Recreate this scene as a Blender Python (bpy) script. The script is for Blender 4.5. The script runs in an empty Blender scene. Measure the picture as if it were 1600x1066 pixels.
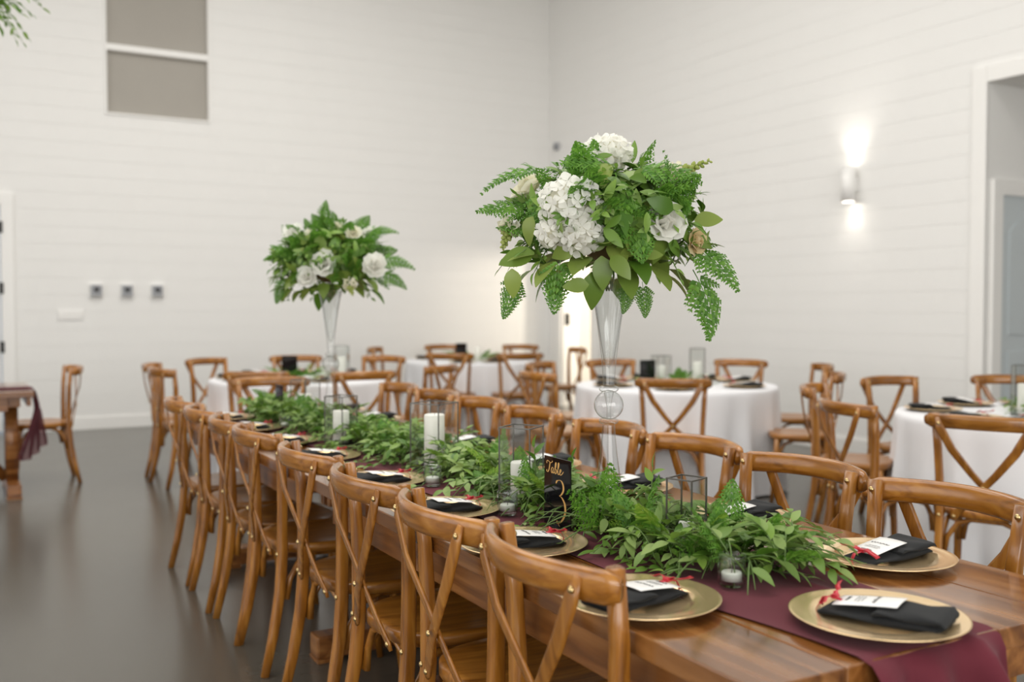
import bpy, bmesh, math, random
import numpy as np
from mathutils import Vector, Matrix, Euler

PI = math.pi
SC = bpy.context.scene
COL = SC.collection

# ------------------------------------------------------------------ camera, world, lights, exposure
F_PX, CAM_H = 1550.0, 1.335
PITCH = math.atan(52.0 / F_PX)
YAW = math.radians(29.3)
FW = Vector((math.sin(YAW) * math.cos(PITCH), math.cos(YAW) * math.cos(PITCH), -math.sin(PITCH)))
RT = Vector((math.cos(YAW), -math.sin(YAW), 0))
UP = RT.cross(FW)
cam_d = bpy.data.cameras.new('camera')
cam = bpy.data.objects.new('camera', cam_d)
COL.objects.link(cam)
cam.location = (0, 0, CAM_H)
cam.rotation_euler = Matrix((RT, UP, -FW)).transposed().to_euler()
cam_d.sensor_width = 36
cam_d.lens = F_PX / 1600 * 36
cam_d.clip_start = 0.05
cam_d.dof.use_dof = True
cam_d.dof.focus_distance = 2.5
cam_d.dof.aperture_fstop = 2.2
SC.camera = cam

w = bpy.data.worlds.new('sky')
SC.world = w
w.use_nodes = True
bg = w.node_tree.nodes['Background']
bg.inputs[0].default_value = (0.82, 0.90, 1.0, 1)
bg.inputs[1].default_value = 0.8

def area(name, loc, rot, sx, sy, power, col=(1, 1, 1)):
    d = bpy.data.lights.new(name, 'AREA')
    d.shape = 'RECTANGLE'
    d.size, d.size_y = sx, sy
    d.energy = power
    d.color = col
    o = bpy.data.objects.new(name, d)
    COL.objects.link(o)
    o.location = loc
    o.rotation_euler = rot
    return o

# soft daylight added behind the camera and along the left; neither wall has openings
area('daylight_front_offscreen', (-0.2, -5.98, 2.3), (PI / 2, 0, 0), 8.5, 3.6, 450, (1.0, 0.985, 0.96))
area('daylight_left_offscreen', (-4.98, 3.0, 2.3), (PI / 2, 0, -PI / 2), 10.0, 3.4, 175, (0.98, 0.99, 1.0))
# two overhead fill lights added under the high ceiling, without any fixtures
area('overhead_fill_a_offscreen', (-0.2, 4.9, 5.97), (0, 0, 0), 2.4, 8.0, 180, (1.0, 0.975, 0.93))
area('overhead_fill_b_offscreen', (3.2, 5.2, 5.97), (0, 0, 0), 2.4, 8.4, 235, (1.0, 0.975, 0.93))

SC.view_settings.view_transform = 'Standard'
SC.view_settings.look = 'None'
SC.view_settings.gamma = 1.0
SC.view_settings.use_curve_mapping = False
SC.view_settings.exposure = 0.0
SC.cycles.use_denoising = True
SC.cycles.max_bounces = 10
SC.cycles.diffuse_bounces = 5
SC.cycles.glossy_bounces = 4
SC.cycles.transparent_max_bounces = 32
SC.cycles.caustics_reflective = False
SC.cycles.caustics_refractive = False
SC.cycles.sample_clamp_indirect = 6.0

def ray(x, y):
    return FW + RT * ((x - 800) / F_PX) - UP * ((y - 533) / F_PX)

def at_depth(x, y, d):
    """point of the place seen in that direction at that distance along the view axis"""
    return Vector((0, 0, CAM_H)) + ray(x, y) * d

def ground(x, d):
    lat = (x - 800) / F_PX * d
    fx, fy = math.sin(YAW), math.cos(YAW)
    return Vector((fx * d + RT.x * lat, fy * d + RT.y * lat, 0))

# ------------------------------------------------------------------ materials
def new_mat(name):
    m = bpy.data.materials.new(name)
    m.use_nodes = True
    return m, m.node_tree.nodes, m.node_tree.links, m.node_tree.nodes['Principled BSDF']

def setp(b, col=None, rough=None, metal=None, coat=None, spec=None, sheen=None):
    if col is not None: b.inputs['Base Color'].default_value = (*col, 1)
    if rough is not None: b.inputs['Roughness'].default_value = rough
    if metal is not None: b.inputs['Metallic'].default_value = metal
    if coat is not None:
        b.inputs['Coat Weight'].default_value = coat
        b.inputs['Coat Roughness'].default_value = 0.12
    if spec is not None: b.inputs['Specular IOR Level'].default_value = spec
    if sheen is not None: b.inputs['Sheen Weight'].default_value = sheen

def plain(name, col, rough=0.6, metal=0.0, var=0.06, scale=6.0, **k):
    """one colour with a little procedural mottling"""
    m, n, l, b = new_mat(name)
    setp(b, col, rough, metal, **k)
    tc = n.new('ShaderNodeTexCoord')
    nz = n.new('ShaderNodeTexNoise'); nz.inputs['Scale'].default_value = scale; nz.inputs['Detail'].default_value = 4
    l.new(tc.outputs['Object'], nz.inputs['Vector'])
    mx = n.new('ShaderNodeMix'); mx.data_type = 'RGBA'
    mx.inputs['A'].default_value = (*[c * (1 - var) for c in col], 1)
    mx.inputs['B'].default_value = (*[min(1, c * (1 + var)) for c in col], 1)
    l.new(nz.outputs['Fac'], mx.inputs['Factor'])
    l.new(mx.outputs['Result'], b.inputs['Base Color'])
    return m

def wood(name, dark, mid, light, stretch=(14, 14, 1.2), rough=0.32, coat=0.35, seed_amt=0.25):
    m, n, l, b = new_mat(name)
    setp(b, mid, rough, coat=coat)
    tc = n.new('ShaderNodeTexCoord'); mp = n.new('ShaderNodeMapping')
    mp.inputs['Scale'].default_value = stretch
    oi = n.new('ShaderNodeObjectInfo')
    ad = n.new('ShaderNodeVectorMath'); ad.operation = 'ADD'
    cx = n.new('ShaderNodeMath'); cx.operation = 'MULTIPLY'; cx.inputs[1].default_value = 37.0
    l.new(oi.outputs['Random'], cx.inputs[0])
    l.new(tc.outputs['Object'], mp.inputs['Vector'])
    l.new(mp.outputs['Vector'], ad.inputs[0]); l.new(cx.outputs[0], ad.inputs[1])
    nz = n.new('ShaderNodeTexNoise'); nz.inputs['Scale'].default_value = 1.6; nz.inputs['Detail'].default_value = 7
    nz.inputs['Distortion'].default_value = 0.7
    l.new(ad.outputs[0], nz.inputs['Vector'])
    cr = n.new('ShaderNodeValToRGB')
    cr.color_ramp.elements[0].position = 0.30; cr.color_ramp.elements[0].color = (*dark, 1)
    cr.color_ramp.elements[1].position = 0.72; cr.color_ramp.elements[1].color = (*light, 1)
    e = cr.color_ramp.elements.new(0.5); e.color = (*mid, 1)
    l.new(nz.outputs['Fac'], cr.inputs['Fac'])
    hs = n.new('ShaderNodeHueSaturation')
    mr = n.new('ShaderNodeMapRange')
    mr.inputs['To Min'].default_value = 1 - seed_amt; mr.inputs['To Max'].default_value = 1 + seed_amt
    l.new(oi.outputs['Random'], mr.inputs['Value'])
    l.new(mr.outputs['Result'], hs.inputs['Value'])
    l.new(cr.outputs['Color'], hs.inputs['Color'])
    l.new(hs.outputs['Color'], b.inputs['Base Color'])
    bp = n.new('ShaderNodeBump'); bp.inputs['Strength'].default_value = 0.06; bp.inputs['Distance'].default_value = 0.002
    l.new(nz.outputs['Fac'], bp.inputs['Height'])
    l.new(bp.outputs['Normal'], b.inputs['Normal'])
    return m

def leaf_mat(name, a, c, rough=0.42, trans=0.28, spec=0.4):
    m, n, l, b = new_mat(name)
    setp(b, a, rough, spec=spec)
    oi = n.new('ShaderNodeObjectInfo'); ge = n.new('ShaderNodeNewGeometry')
    s = n.new('ShaderNodeMath'); s.operation = 'ADD'
    l.new(oi.outputs['Random'], s.inputs[0]); l.new(ge.outputs['Random Per Island'], s.inputs[1])
    fr = n.new('ShaderNodeMath'); fr.operation = 'FRACT'; l.new(s.outputs[0], fr.inputs[0])
    mx = n.new('ShaderNodeMix'); mx.data_type = 'RGBA'
    mx.inputs['A'].default_value = (*a, 1); mx.inputs['B'].default_value = (*c, 1)
    l.new(fr.outputs[0], mx.inputs['Factor'])
    l.new(mx.outputs['Result'], b.inputs['Base Color'])
    tr = n.new('ShaderNodeBsdfTranslucent')
    l.new(mx.outputs['Result'], tr.inputs['Color'])
    ms = n.new('ShaderNodeMixShader'); ms.inputs[0].default_value = trans
    l.new(b.outputs[0], ms.inputs[1]); l.new(tr.outputs[0], ms.inputs[2])
    l.new(ms.outputs[0], n['Material Output'].inputs['Surface'])
    return m

def petal_mat(name, a, c):
    return leaf_mat(name, a, c, rough=0.55, trans=0.42, spec=0.25)

def thin_glass(name, tint=(0.97, 0.985, 0.98), edge=(0.55, 0.60, 0.60), ior=1.45, power=0.55, refl=1.0):
    m, n, l, b = new_mat(name)
    n.remove(b)
    lw = n.new('ShaderNodeLayerWeight'); lw.inputs['Blend'].default_value = power
    fc = n.new('ShaderNodeLayerWeight'); fc.inputs['Blend'].default_value = 0.5
    mx = n.new('ShaderNodeMix'); mx.data_type = 'RGBA'
    mx.inputs['A'].default_value = (*tint, 1); mx.inputs['B'].default_value = (*edge, 1)
    pw = n.new('ShaderNodeMath'); pw.operation = 'POWER'; pw.inputs[1].default_value = 3.0
    l.new(lw.outputs['Facing'], pw.inputs[0])
    l.new(pw.outputs[0], mx.inputs['Factor'])
    tr = n.new('ShaderNodeBsdfTransparent'); l.new(mx.outputs['Result'], tr.inputs['Color'])
    gl = n.new('ShaderNodeBsdfGlossy'); gl.inputs['Roughness'].default_value = 0.03
    p5 = n.new('ShaderNodeMath'); p5.operation = 'POWER'; p5.inputs[1].default_value = 5.0
    l.new(fc.outputs['Facing'], p5.inputs[0])
    f0 = ((ior - 1) / (ior + 1)) ** 2
    fn = n.new('ShaderNodeMath'); fn.operation = 'MULTIPLY_ADD'; fn.inputs[1].default_value = 1 - f0; fn.inputs[2].default_value = f0
    l.new(p5.outputs[0], fn.inputs[0])
    rm = n.new('ShaderNodeMath'); rm.operation = 'MULTIPLY'; rm.inputs[1].default_value = refl; rm.use_clamp = True
    l.new(fn.outputs[0], rm.inputs[0])
    ms = n.new('ShaderNodeMixShader')
    l.new(rm.outputs[0], ms.inputs[0]); l.new(tr.outputs[0], ms.inputs[1]); l.new(gl.outputs[0], ms.inputs[2])
    l.new(ms.outputs[0], n['Material Output'].inputs['Surface'])
    return m

def emit(name, col, strength):
    m, n, l, b = new_mat(name)
    b.inputs['Base Color'].default_value = (*col, 1)
    b.inputs['Emission Color'].default_value = (*col, 1)
    b.inputs['Emission Strength'].default_value = strength
    return m

def concrete(name):
    m, n, l, b = new_mat(name)
    tc = n.new('ShaderNodeTexCoord')
    n1 = n.new('ShaderNodeTexNoise'); n1.inputs['Scale'].default_value = 0.9; n1.inputs['Detail'].default_value = 8
    n2 = n.new('ShaderNodeTexNoise'); n2.inputs['Scale'].default_value = 14; n2.inputs['Detail'].default_value = 6
    l.new(tc.outputs['Object'], n1.inputs['Vector']); l.new(tc.outputs['Object'], n2.inputs['Vector'])
    cr = n.new('ShaderNodeValToRGB')
    cr.color_ramp.elements[0].position = 0.3; cr.color_ramp.elements[0].color = (0.066, 0.060, 0.048, 1)
    cr.color_ramp.elements[1].position = 0.75; cr.color_ramp.elements[1].color = (0.102, 0.093, 0.076, 1)
    mx = n.new('ShaderNodeMath'); mx.operation = 'MULTIPLY_ADD'; mx.inputs[1].default_value = 0.3
    l.new(n2.outputs['Fac'], mx.inputs[0])
    sc = n.new('ShaderNodeMath'); sc.operation = 'MULTIPLY'; sc.inputs[1].default_value = 0.7
    l.new(n1.outputs['Fac'], sc.inputs[0]); l.new(sc.outputs[0], mx.inputs[2])
    l.new(mx.outputs[0], cr.inputs['Fac']); l.new(cr.outputs['Color'], b.inputs['Base Color'])
    rr = n.new('ShaderNodeMapRange'); rr.inputs['To Min'].default_value = 0.19; rr.inputs['To Max'].default_value = 0.29
    l.new(n1.outputs['Fac'], rr.inputs['Value']); l.new(rr.outputs['Result'], b.inputs['Roughness'])
    b.inputs['Specular IOR Level'].default_value = 0.65
    return m

def fabric(name, col, rough=0.85, weave=900, sheen=0.2, var=0.1):
    m = plain(name, col, rough, var=var, scale=9, sheen=sheen, spec=0.2)
    n, l = m.node_tree.nodes, m.node_tree.links
    b = n['Principled BSDF']
    tc = n.new('ShaderNodeTexCoord')
    wv = n.new('ShaderNodeTexNoise'); wv.inputs['Scale'].default_value = weave
    l.new(tc.outputs['Object'], wv.inputs['Vector'])
    bp = n.new('ShaderNodeBump'); bp.inputs['Strength'].default_value = 0.12; bp.inputs['Distance'].default_value = 0.001
    l.new(wv.outputs['Fac'], bp.inputs['Height']); l.new(bp.outputs['Normal'], b.inputs['Normal'])
    return m

M = {}
M['wall'] = plain('white_paint', (0.825, 0.818, 0.797), 0.6, var=0.015, scale=2)
M['trim'] = plain('trim_paint', (0.86, 0.85, 0.825), 0.45, var=0.01)
M['ceiling'] = plain('ceiling_paint', (0.82, 0.81, 0.79), 0.8, var=0.02)
M['floor'] = concrete('polished_concrete')
M['shade'] = plain('grey_shade', (0.36, 0.335, 0.295), 0.55, var=0.08, scale=1.5)
M['blue_door'] = plain('pale_blue_grey_paint', (0.56, 0.61, 0.63), 0.5, var=0.02)
M['black_metal'] = plain('black_metal', (0.02, 0.02, 0.02), 0.35, 0.6)
M['dark_metal'] = plain('dark_bronze_metal', (0.045, 0.045, 0.042), 0.3, 0.85)
M['lantern_metal'] = plain('pewter_metal', (0.16, 0.16, 0.15), 0.28, 0.9)
M['steel'] = plain('steel', (0.6, 0.6, 0.58), 0.3, 1.0)
M['brass'] = plain('brass_bolt', (0.62, 0.46, 0.22), 0.28, 1.0)
M['white_plastic'] = plain('white_plastic', (0.86, 0.85, 0.83), 0.4, var=0.02)
M['grey_plastic'] = plain('grey_plastic', (0.33, 0.34, 0.36), 0.45)
M['dark_plastic'] = plain('dark_plastic', (0.06, 0.06, 0.065), 0.3)
M['chair'] = wood('honey_oak', (0.172, 0.059, 0.007), (0.302, 0.114, 0.014), (0.425, 0.184, 0.030), (22, 22, 3), 0.27, 0.30, 0.14)
M['rail'] = wood('bent_oak_rail', (0.172, 0.059, 0.007), (0.302, 0.114, 0.014), (0.425, 0.184, 0.030), (2.5, 24, 24), 0.25, 0.35, 0.14)
M['seat'] = wood('seat_veneer', (0.172, 0.059, 0.007), (0.302, 0.114, 0.014), (0.425, 0.184, 0.030), (26, 3, 26), 0.34, 0.2, 0.14)
M['table'] = wood('stained_pine', (0.105, 0.034, 0.008), (0.235, 0.088, 0.021), (0.40, 0.175, 0.052), (16, 1.1, 16), 0.18, 0.5, 0.20)
M['table_dark'] = wood('stained_pine_frame', (0.105, 0.034, 0.008), (0.235, 0.088, 0.021), (0.40, 0.175, 0.052), (12, 1.2, 12), 0.35, 0.2, 0.15)
M['runner'] = fabric('maroon_chiffon', (0.120, 0.019, 0.030), 0.8, 700, 0.06)
M['napkin'] = fabric('black_linen', (0.020, 0.021, 0.022), 0.85, 1200, 0.04)
M['linen'] = fabric('white_tablecloth', (0.80, 0.80, 0.82), 0.8, 500, 0.1, 0.02)
M['gold'] = plain('gold_lacquer', (0.97, 0.72, 0.41), 0.19, 0.78, var=0.03)
M['paper'] = plain('white_card', (0.85, 0.84, 0.82), 0.7, var=0.02)
M['ink'] = plain('black_ink', (0.02, 0.02, 0.02), 0.6)
M['ribbon'] = plain('red_satin', (0.52, 0.022, 0.040), 0.35, var=0.1)
M['wax'] = plain('white_wax', (0.86, 0.84, 0.78), 0.5, var=0.02)
M['wick'] = plain('wick', (0.05, 0.04, 0.03), 0.9)
M['acrylic'] = plain('black_acrylic', (0.006, 0.006, 0.007), 0.05, spec=0.6)
M['gold_ink'] = plain('gold_ink', (0.80, 0.48, 0.16), 0.4, 0.35)
M['glass'] = thin_glass('clear_glass')
M['pane'] = thin_glass('pane_glass', (0.95, 0.968, 0.96), (0.66, 0.76, 0.72), 1.5, 0.5, 1.8)
M['vase'] = thin_glass('vase_glass', (0.955, 0.963, 0.962), (0.58, 0.60, 0.60), 1.5, 0.5, 1.7)
M['stem'] = plain('green_stem', (0.10, 0.17, 0.04), 0.6)
M['brown_stem'] = plain('brown_stem', (0.10, 0.07, 0.03), 0.7)
M['leaf'] = leaf_mat('ruscus_leaf', (0.070, 0.175, 0.016), (0.235, 0.380, 0.066))
M['leaf2'] = leaf_mat('pale_ruscus_leaf', (0.165, 0.285, 0.065), (0.310, 0.430, 0.130), 0.5)
M['salal'] = leaf_mat('salal_leaf', (0.072, 0.175, 0.016), (0.270, 0.350, 0.075), 0.33)
M['fern'] = leaf_mat('leatherleaf_fern', (0.066, 0.190, 0.018), (0.170, 0.360, 0.045), 0.45)
M['lime'] = leaf_mat('lime_leaf', (0.15, 0.33, 0.03), (0.30, 0.45, 0.06), 0.45)
M['white_petal'] = petal_mat('white_petal', (0.93, 0.925, 0.88), (0.90, 0.895, 0.84))
M['cream_petal'] = petal_mat('cream_petal', (0.92, 0.89, 0.77), (0.88, 0.85, 0.68))
M['peach_petal'] = petal_mat('peach_petal', (0.80, 0.62, 0.34), (0.82, 0.70, 0.45))
M['bud'] = petal_mat('green_bud', (0.40, 0.48, 0.12), (0.55, 0.60, 0.22))

# ------------------------------------------------------------------ mesh helpers
class MB:
    def __init__(s): s.v, s.f, s.sm = [], [], []
    def add(s, verts, faces, smooth=True):
        o = len(s.v)
        s.v += [tuple(p) for p in verts]
        s.f += [tuple(i + o for i in f) for f in faces]
        s.sm += [smooth] * len(faces)
    def box(s, x0, x1, y0, y1, z0, z1, mat=None, smooth=False):
        vs = [(x, y, z) for x in (x0, x1) for y in (y0, y1) for z in (z0, z1)]
        if mat is not None: vs = [mat @ Vector(p) for p in vs]
        s.add(vs, [(0, 1, 3, 2), (4, 6, 7, 5), (0, 4, 5, 1), (2, 3, 7, 6), (0, 2, 6, 4), (1, 5, 7, 3)], smooth)
    def sweep(s, pts, secs, up=(0, 0, 1), cap=True, smooth=True, closed=False):
        """secs: per point list of (a, b) offsets along side and up vectors"""
        pts = [Vector(p) for p in pts]
        n, k = len(pts), len(secs[0])
        up = Vector(up)
        vs = []
        for i, p in enumerate(pts):
            if closed:
                t = (pts[(i + 1) % n] - pts[i - 1]).normalized()
            else:
                t = (pts[min(i + 1, n - 1)] - pts[max(i - 1, 0)]).normalized()
            side = t.cross(up)
            if side.length < 1e-5: side = t.cross(Vector((0, 1, 0.01)))
            side.normalize()
            u = side.cross(t)
            for a, b in secs[i]: vs.append(p + side * a + u * b)
        fs = []
        for i in range(n if closed else n - 1):
            j = (i + 1) % n
            for q in range(k):
                r = (q + 1) % k
                fs.append((i * k + q, i * k + r, j * k + r, j * k + q))
        if cap and not closed:
            fs.append(tuple(range(k))); fs.append(tuple(reversed(range((n - 1) * k, n * k))))
        s.add(vs, fs, smooth)
    def tube(s, pts, r, n=8, up=(0, 0, 1), cap=True):
        r = r if isinstance(r, (list, tuple)) else [r] * len(pts)
        s.sweep(pts, [[(q * math.cos(2 * PI * i / n), q * math.sin(2 * PI * i / n)) for i in range(n)] for q in r], up, cap)
    def lathe(s, prof, n=32, cap0=False, cap1=False, o=(0, 0, 0), wob=None):
        vs, fs = [], []
        for i, (r, z) in enumerate(prof):
            for k in range(n):
                a = 2 * PI * k / n
                rr = r if wob is None else wob(r, z, a)
                vs.append((o[0] + rr * math.cos(a), o[1] + rr * math.sin(a), o[2] + z))
        for i in range(len(prof) - 1):
            for k in range(n):
                k2 = (k + 1) % n
                fs.append((i * n + k, i * n + k2, (i + 1) * n + k2, (i + 1) * n + k))
        if cap0: fs.append(tuple(reversed(range(n))))
        if cap1: fs.append(tuple(range((len(prof) - 1) * n, len(prof) * n)))
        s.add(vs, fs)
    def grid(s, fn, nu, nv):
        vs = [fn(i / nu, j / nv) for i in range(nu + 1) for j in range(nv + 1)]
        fs = [(i * (nv + 1) + j, (i + 1) * (nv + 1) + j, (i + 1) * (nv + 1) + j + 1, i * (nv + 1) + j + 1) for i in range(nu) for j in range(nv)]
        s.add(vs, fs)
    def mesh(s, name, mat, bevel=0.0, bev_seg=2):
        me = bpy.data.meshes.new(name)
        me.from_pydata(s.v, [], s.f)
        me.polygons.foreach_set('use_smooth', s.sm)
        bm = bmesh.new(); bm.from_mesh(me)
        bmesh.ops.recalc_face_normals(bm, faces=bm.faces)
        if bevel:
            bmesh.ops.bevel(bm, geom=list(bm.edges), offset=bevel, segments=bev_seg, affect='EDGES', profile=0.6)
        bm.to_mesh(me); bm.free()
        me.materials.append(mat)
        return me
    def build(s, name, mat, parent=None, bevel=0.0, **k):
        return link(name, s.mesh(name, mat, bevel, **k), parent)

def link(name, me, parent=None, mtx=None):
    o = bpy.data.objects.new(name, me)
    COL.objects.link(o)
    if parent: o.parent = parent
    if mtx is not None: o.matrix_basis = mtx
    return o

def rounded(wd, ht, n=12, p=2.6):
    """superellipse section"""
    out = []
    for i in range(n):
        a = 2 * PI * i / n
        c, sn = math.cos(a), math.sin(a)
        out.append((wd / 2 * math.copysign(abs(c) ** (2 / p), c), ht / 2 * math.copysign(abs(sn) ** (2 / p), sn)))
    return out

def tag(o, label=None, cat=None, group=None, kind=None):
    if label: o['label'] = label
    if cat: o['category'] = cat
    if group: o['group'] = group
    if kind: o['kind'] = kind
    return o

def thing(name, label, cat, loc=(0, 0, 0), rz=0.0, group=None):
    o = bpy.data.objects.new(name, None)
    COL.objects.link(o)
    o.empty_display_size = 0.1
    o.location = loc
    o.rotation_euler = (0, 0, rz)
    return tag(o, label, cat, group)

def copy_tree(o, parent=None):
    c = o.copy(); COL.objects.link(c); c.parent = parent
    ks = []
    for ch in kids_of[o.name]: ks.append(copy_tree(ch, c))
    kids_of[c.name] = ks
    return c
kids_of = {}
def register(o):
    kids_of[o.name] = list(o.children)
    for c in o.children: register(c)

def place(root, loc, rz, label, cat, group=None):
    root.location = loc; root.rotation_euler = (0, 0, rz)
    root['label'] = label; root['category'] = cat
    if group: root['group'] = group
    elif 'group' in root: del root['group']
    return root

# ------------------------------------------------------------------ the room
X0, X1, Y0, Y1, ZC = -5.0, 7.18, -6.0, 11.75, 6.0
TH = 0.25
mb = MB(); mb.box(X0 - TH, X1 + 3.2, Y0 - TH, Y1 + 1.4, -0.2, 0)
tag(mb.build('floor', M['floor']), kind='structure')
mb = MB(); mb.box(X0 - TH, X1 + TH, Y0 - TH, Y1 + TH, ZC, ZC + 0.2)
tag(mb.build('ceiling', M['ceiling']), kind='structure')

def strips(a0, a1, z0, z1, holes):
    """rectangles that cover a0..a1 x z0..z1 without the holes (ha0, ha1, hz0, hz1)"""
    out = [(a0, a1, z0, z1)]
    for h in holes:
        nxt = []
        for r in out:
            if h[0] >= r[1] or h[1] <= r[0] or h[2] >= r[3] or h[3] <= r[2]:
                nxt.append(r); continue
            if h[0] > r[0]: nxt.append((r[0], h[0], r[2], r[3]))
            if h[1] < r[1]: nxt.append((h[1], r[1], r[2], r[3]))
            m0, m1 = max(r[0], h[0]), min(r[1], h[1])
            if h[2] > r[2]: nxt.append((m0, m1, r[2], h[2]))
            if h[3] < r[3]: nxt.append((m0, m1, h[3], r[3]))
        out = nxt
    return [r for r in out if r[1] - r[0] > 0.01 and r[3] - r[2] > 0.01]

def wall(name, axis, pos, a0, a1, holes, sign, boards=True):
    """axis 'y': wall plane at y=pos running in x; inside is on the -sign side"""
    mb = MB()
    for r in strips(a0, a1, 0, ZC, holes):
        p0, p1 = sorted((pos, pos + sign * TH))
        if axis == 'y': mb.box(r[0], r[1], p0, p1, r[2], r[3])
        else: mb.box(p0, p1, r[0], r[1], r[2], r[3])
    wl = tag(mb.build(name, M['wall']), kind='structure')
    if boards:
        bh, gap, th = 0.184, 0.0014, 0.010
        z = 0.0
        cache = {}
        while z < ZC - 0.02:
            for r in strips(a0, a1, z + gap, min(z + bh, ZC), holes):
                dim = (round(r[1] - r[0], 3), round(r[3] - r[2], 3))
                if dim not in cache:
                    m2 = MB()
                    if axis == 'y': m2.box(0, dim[0], -th, 0, 0, dim[1])
                    else: m2.box(-th, 0, 0, dim[0], 0, dim[1])
                    cache[dim] = m2.mesh('plank', M['wall'], 0.0008, bev_seg=1)
                loc = (r[0], pos, r[2]) if axis == 'y' else (pos, r[0], r[2])
                link('plank', cache[dim], wl, Matrix.Translation(loc))
            z += bh
    return wl

WIN = (1.47, 2.60, 3.46, 5.35)
DOOR1 = (-1.35, 0.43, 0.0, 2.42)
CORNER_DOOR = (10.66, 11.40, 0.0, 2.12)
RECESS = (2.0, 5.06, 0.0, 3.12)
wall('wall_back', 'y', Y1, X0, X1, [WIN, DOOR1], 1)
wall('wall_right', 'x', X1, Y0, Y1, [CORNER_DOOR, RECESS], 1)
wall('wall_left', 'x', X0, Y0, Y1, [], -1, False)
wall('wall_front', 'y', Y0, X0, X1, [], -1, False)

# window high in the back wall, grey shades behind the panes
wo = thing('window_1', 'high two-pane window with grey shades in the white plank wall', 'window', ((WIN[0] + WIN[1]) / 2, Y1, WIN[2]))
wo['kind'] = 'structure'; del wo['category']
hw = (WIN[1] - WIN[0]) / 2
mb = MB(); hz = WIN[3] - WIN[2]
fr = 0.022
mb.box(-hw, -hw + fr, -0.03, 0.10, 0, hz); mb.box(hw - fr, hw, -0.03, 0.10, 0, hz)
mb.box(-hw + fr, hw - fr, -0.03, 0.10, 0, fr); mb.box(-hw + fr, hw - fr, -0.03, 0.10, hz - fr, hz)
mb.build('window_frame', M['trim'], wo, 0.003)
for zz in (0.74, 1.48):
    mb = MB(); mb.box(-hw + fr, hw - fr, -0.02, 0.09, zz - 0.035, zz + 0.035); mb.build('mullion', M['trim'], wo, 0.004)
for a, b in ((fr, 0.705), (0.775, 1.445), (1.515, hz - fr)):
    mb = MB(); mb.box(-hw + fr, hw - fr, 0.05, 0.058, a, b); mb.build('pane', M['shade'], wo)

# glazed door at the far left
do = thing('door_1', None, None, (DOOR1[1], Y1, 0)); do['kind'] = 'structure'
mb = MB()
mb.box(0.0, 0.12, -0.045, 0.0, 0, 2.42); mb.box(-1.9, 0.12, -0.045, 0.0, 2.42, 2.54)
mb.build('casing', M['trim'], do, 0.004)
mb = MB()
mb.box(-0.14, -0.012, 0.06, 0.105, 0.02, 2.40); mb.box(-1.0, -0.88, 0.06, 0.105, 0.02, 2.40)
mb.box(-0.88, -0.14, 0.06, 0.105, 0.02, 0.30); mb.box(-0.88, -0.14, 0.06, 0.105, 2.25, 2.40)
mb.build('door_frame', M['trim'], do, 0.004)
mb = MB(); mb.box(-0.88, -0.14, 0.078, 0.086, 0.30, 2.25); mb.build('glass_pane', M['pane'], do)
for zz in (2.18, 1.54, 0.92):
    mb = MB(); mb.box(-0.02, 0.018, -0.06, 0.07, zz - 0.06, zz + 0.06); mb.build('hinge', M['black_metal'], do, 0.004)

# doorway beside the corner, with the warm-lit room behind it
do = thing('door_2', None, None, (X1, CORNER_DOOR[1], 0)); do['kind'] = 'structure'
wd = CORNER_DOOR[1] - CORNER_DOOR[0]
mb = MB()
mb.box(-0.035, 0, 0, 0.10, 0, 2.22); mb.box(-0.035, 0, -wd - 0.10, -wd, 0, 2.22); mb.box(-0.035, 0, -wd, 0, 2.12, 2.22)
mb.build('casing', M['trim'], do, 0.004)
mb = MB(); mb.box(0.0, TH, -0.02, 0, 0, 2.12); mb.box(0.0, TH, -wd, -wd + 0.02, 0, 2.12); mb.build('jamb', M['trim'], do)
mb = MB(); mb.box(0.03, 0.10, -0.03, -0.018, 1.10, 1.26); mb.build('strike_plate', M['dark_metal'], do, 0.002)
mb = MB()
rx0, rx1, ry0, ry1 = X1 + TH, X1 + 3.0, 8.8, Y1 + 1.2
mb.box(rx1, rx1 + 0.1, ry0, ry1, 0, 2.6); mb.box(rx0, rx1, ry1, ry1 + 0.1, 0, 2.6); mb.box(rx0, rx1, ry0 - 0.1, ry0, 0, 2.6)
mb.box(rx0 - 0.1, rx1 + 0.1, ry0 - 0.1, ry1 + 0.1, 2.6, 2.7)
mb.box(rx0 - 0.2, rx0 - 0.01, Y1 + TH, ry1 + 0.1, 0, 2.7)
tag(mb.build('wall_side_room', M['wall']), kind='structure')
pl = bpy.data.lights.new('side_room_lamp', 'POINT'); pl.energy = 170; pl.color = (1.0, 0.88, 0.72); pl.shadow_soft_size = 0.15
po = bpy.data.objects.new('side_room_lamp', pl); COL.objects.link(po); po.location = (X1 + 1.25, 10.2, 2.2)

# recessed entry on the right with a pale blue-grey panelled door
mb = MB()
mb.box(X1 + TH, X1 + 2.2, RECESS[1], RECESS[1] + 0.15, 0, 3.3)
mb.box(X1 + 2.2, X1 + 2.35, RECESS[0] - 0.15, RECESS[1] + 0.15, 0, 3.3)
mb.box(X1 + TH, X1 + 2.2, RECESS[0] - 0.15, RECESS[0], 0, 3.3)
mb.box(X1 + TH, X1 + 2.2, RECESS[0] - 0.15, RECESS[1] + 0.15, 3.12, 3.3)
tag(mb.build('wall_recess', M['wall']), kind='structure')
tr = thing('trim_1', None, None, (X1, RECESS[1], 0)); tr['kind'] = 'structure'
mb = MB()
mb.box(-0.035, 0, 0.0, 0.13, 0, 3.25); mb.box(-0.035, 0, -3.19, 0, 3.12, 3.25)
mb.build('casing', M['trim'], tr, 0.005)
do = thing('door_3', None, None, (X1 + 0.16, RECESS[1], 0)); do['kind'] = 'structure'
mb = MB()
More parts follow.
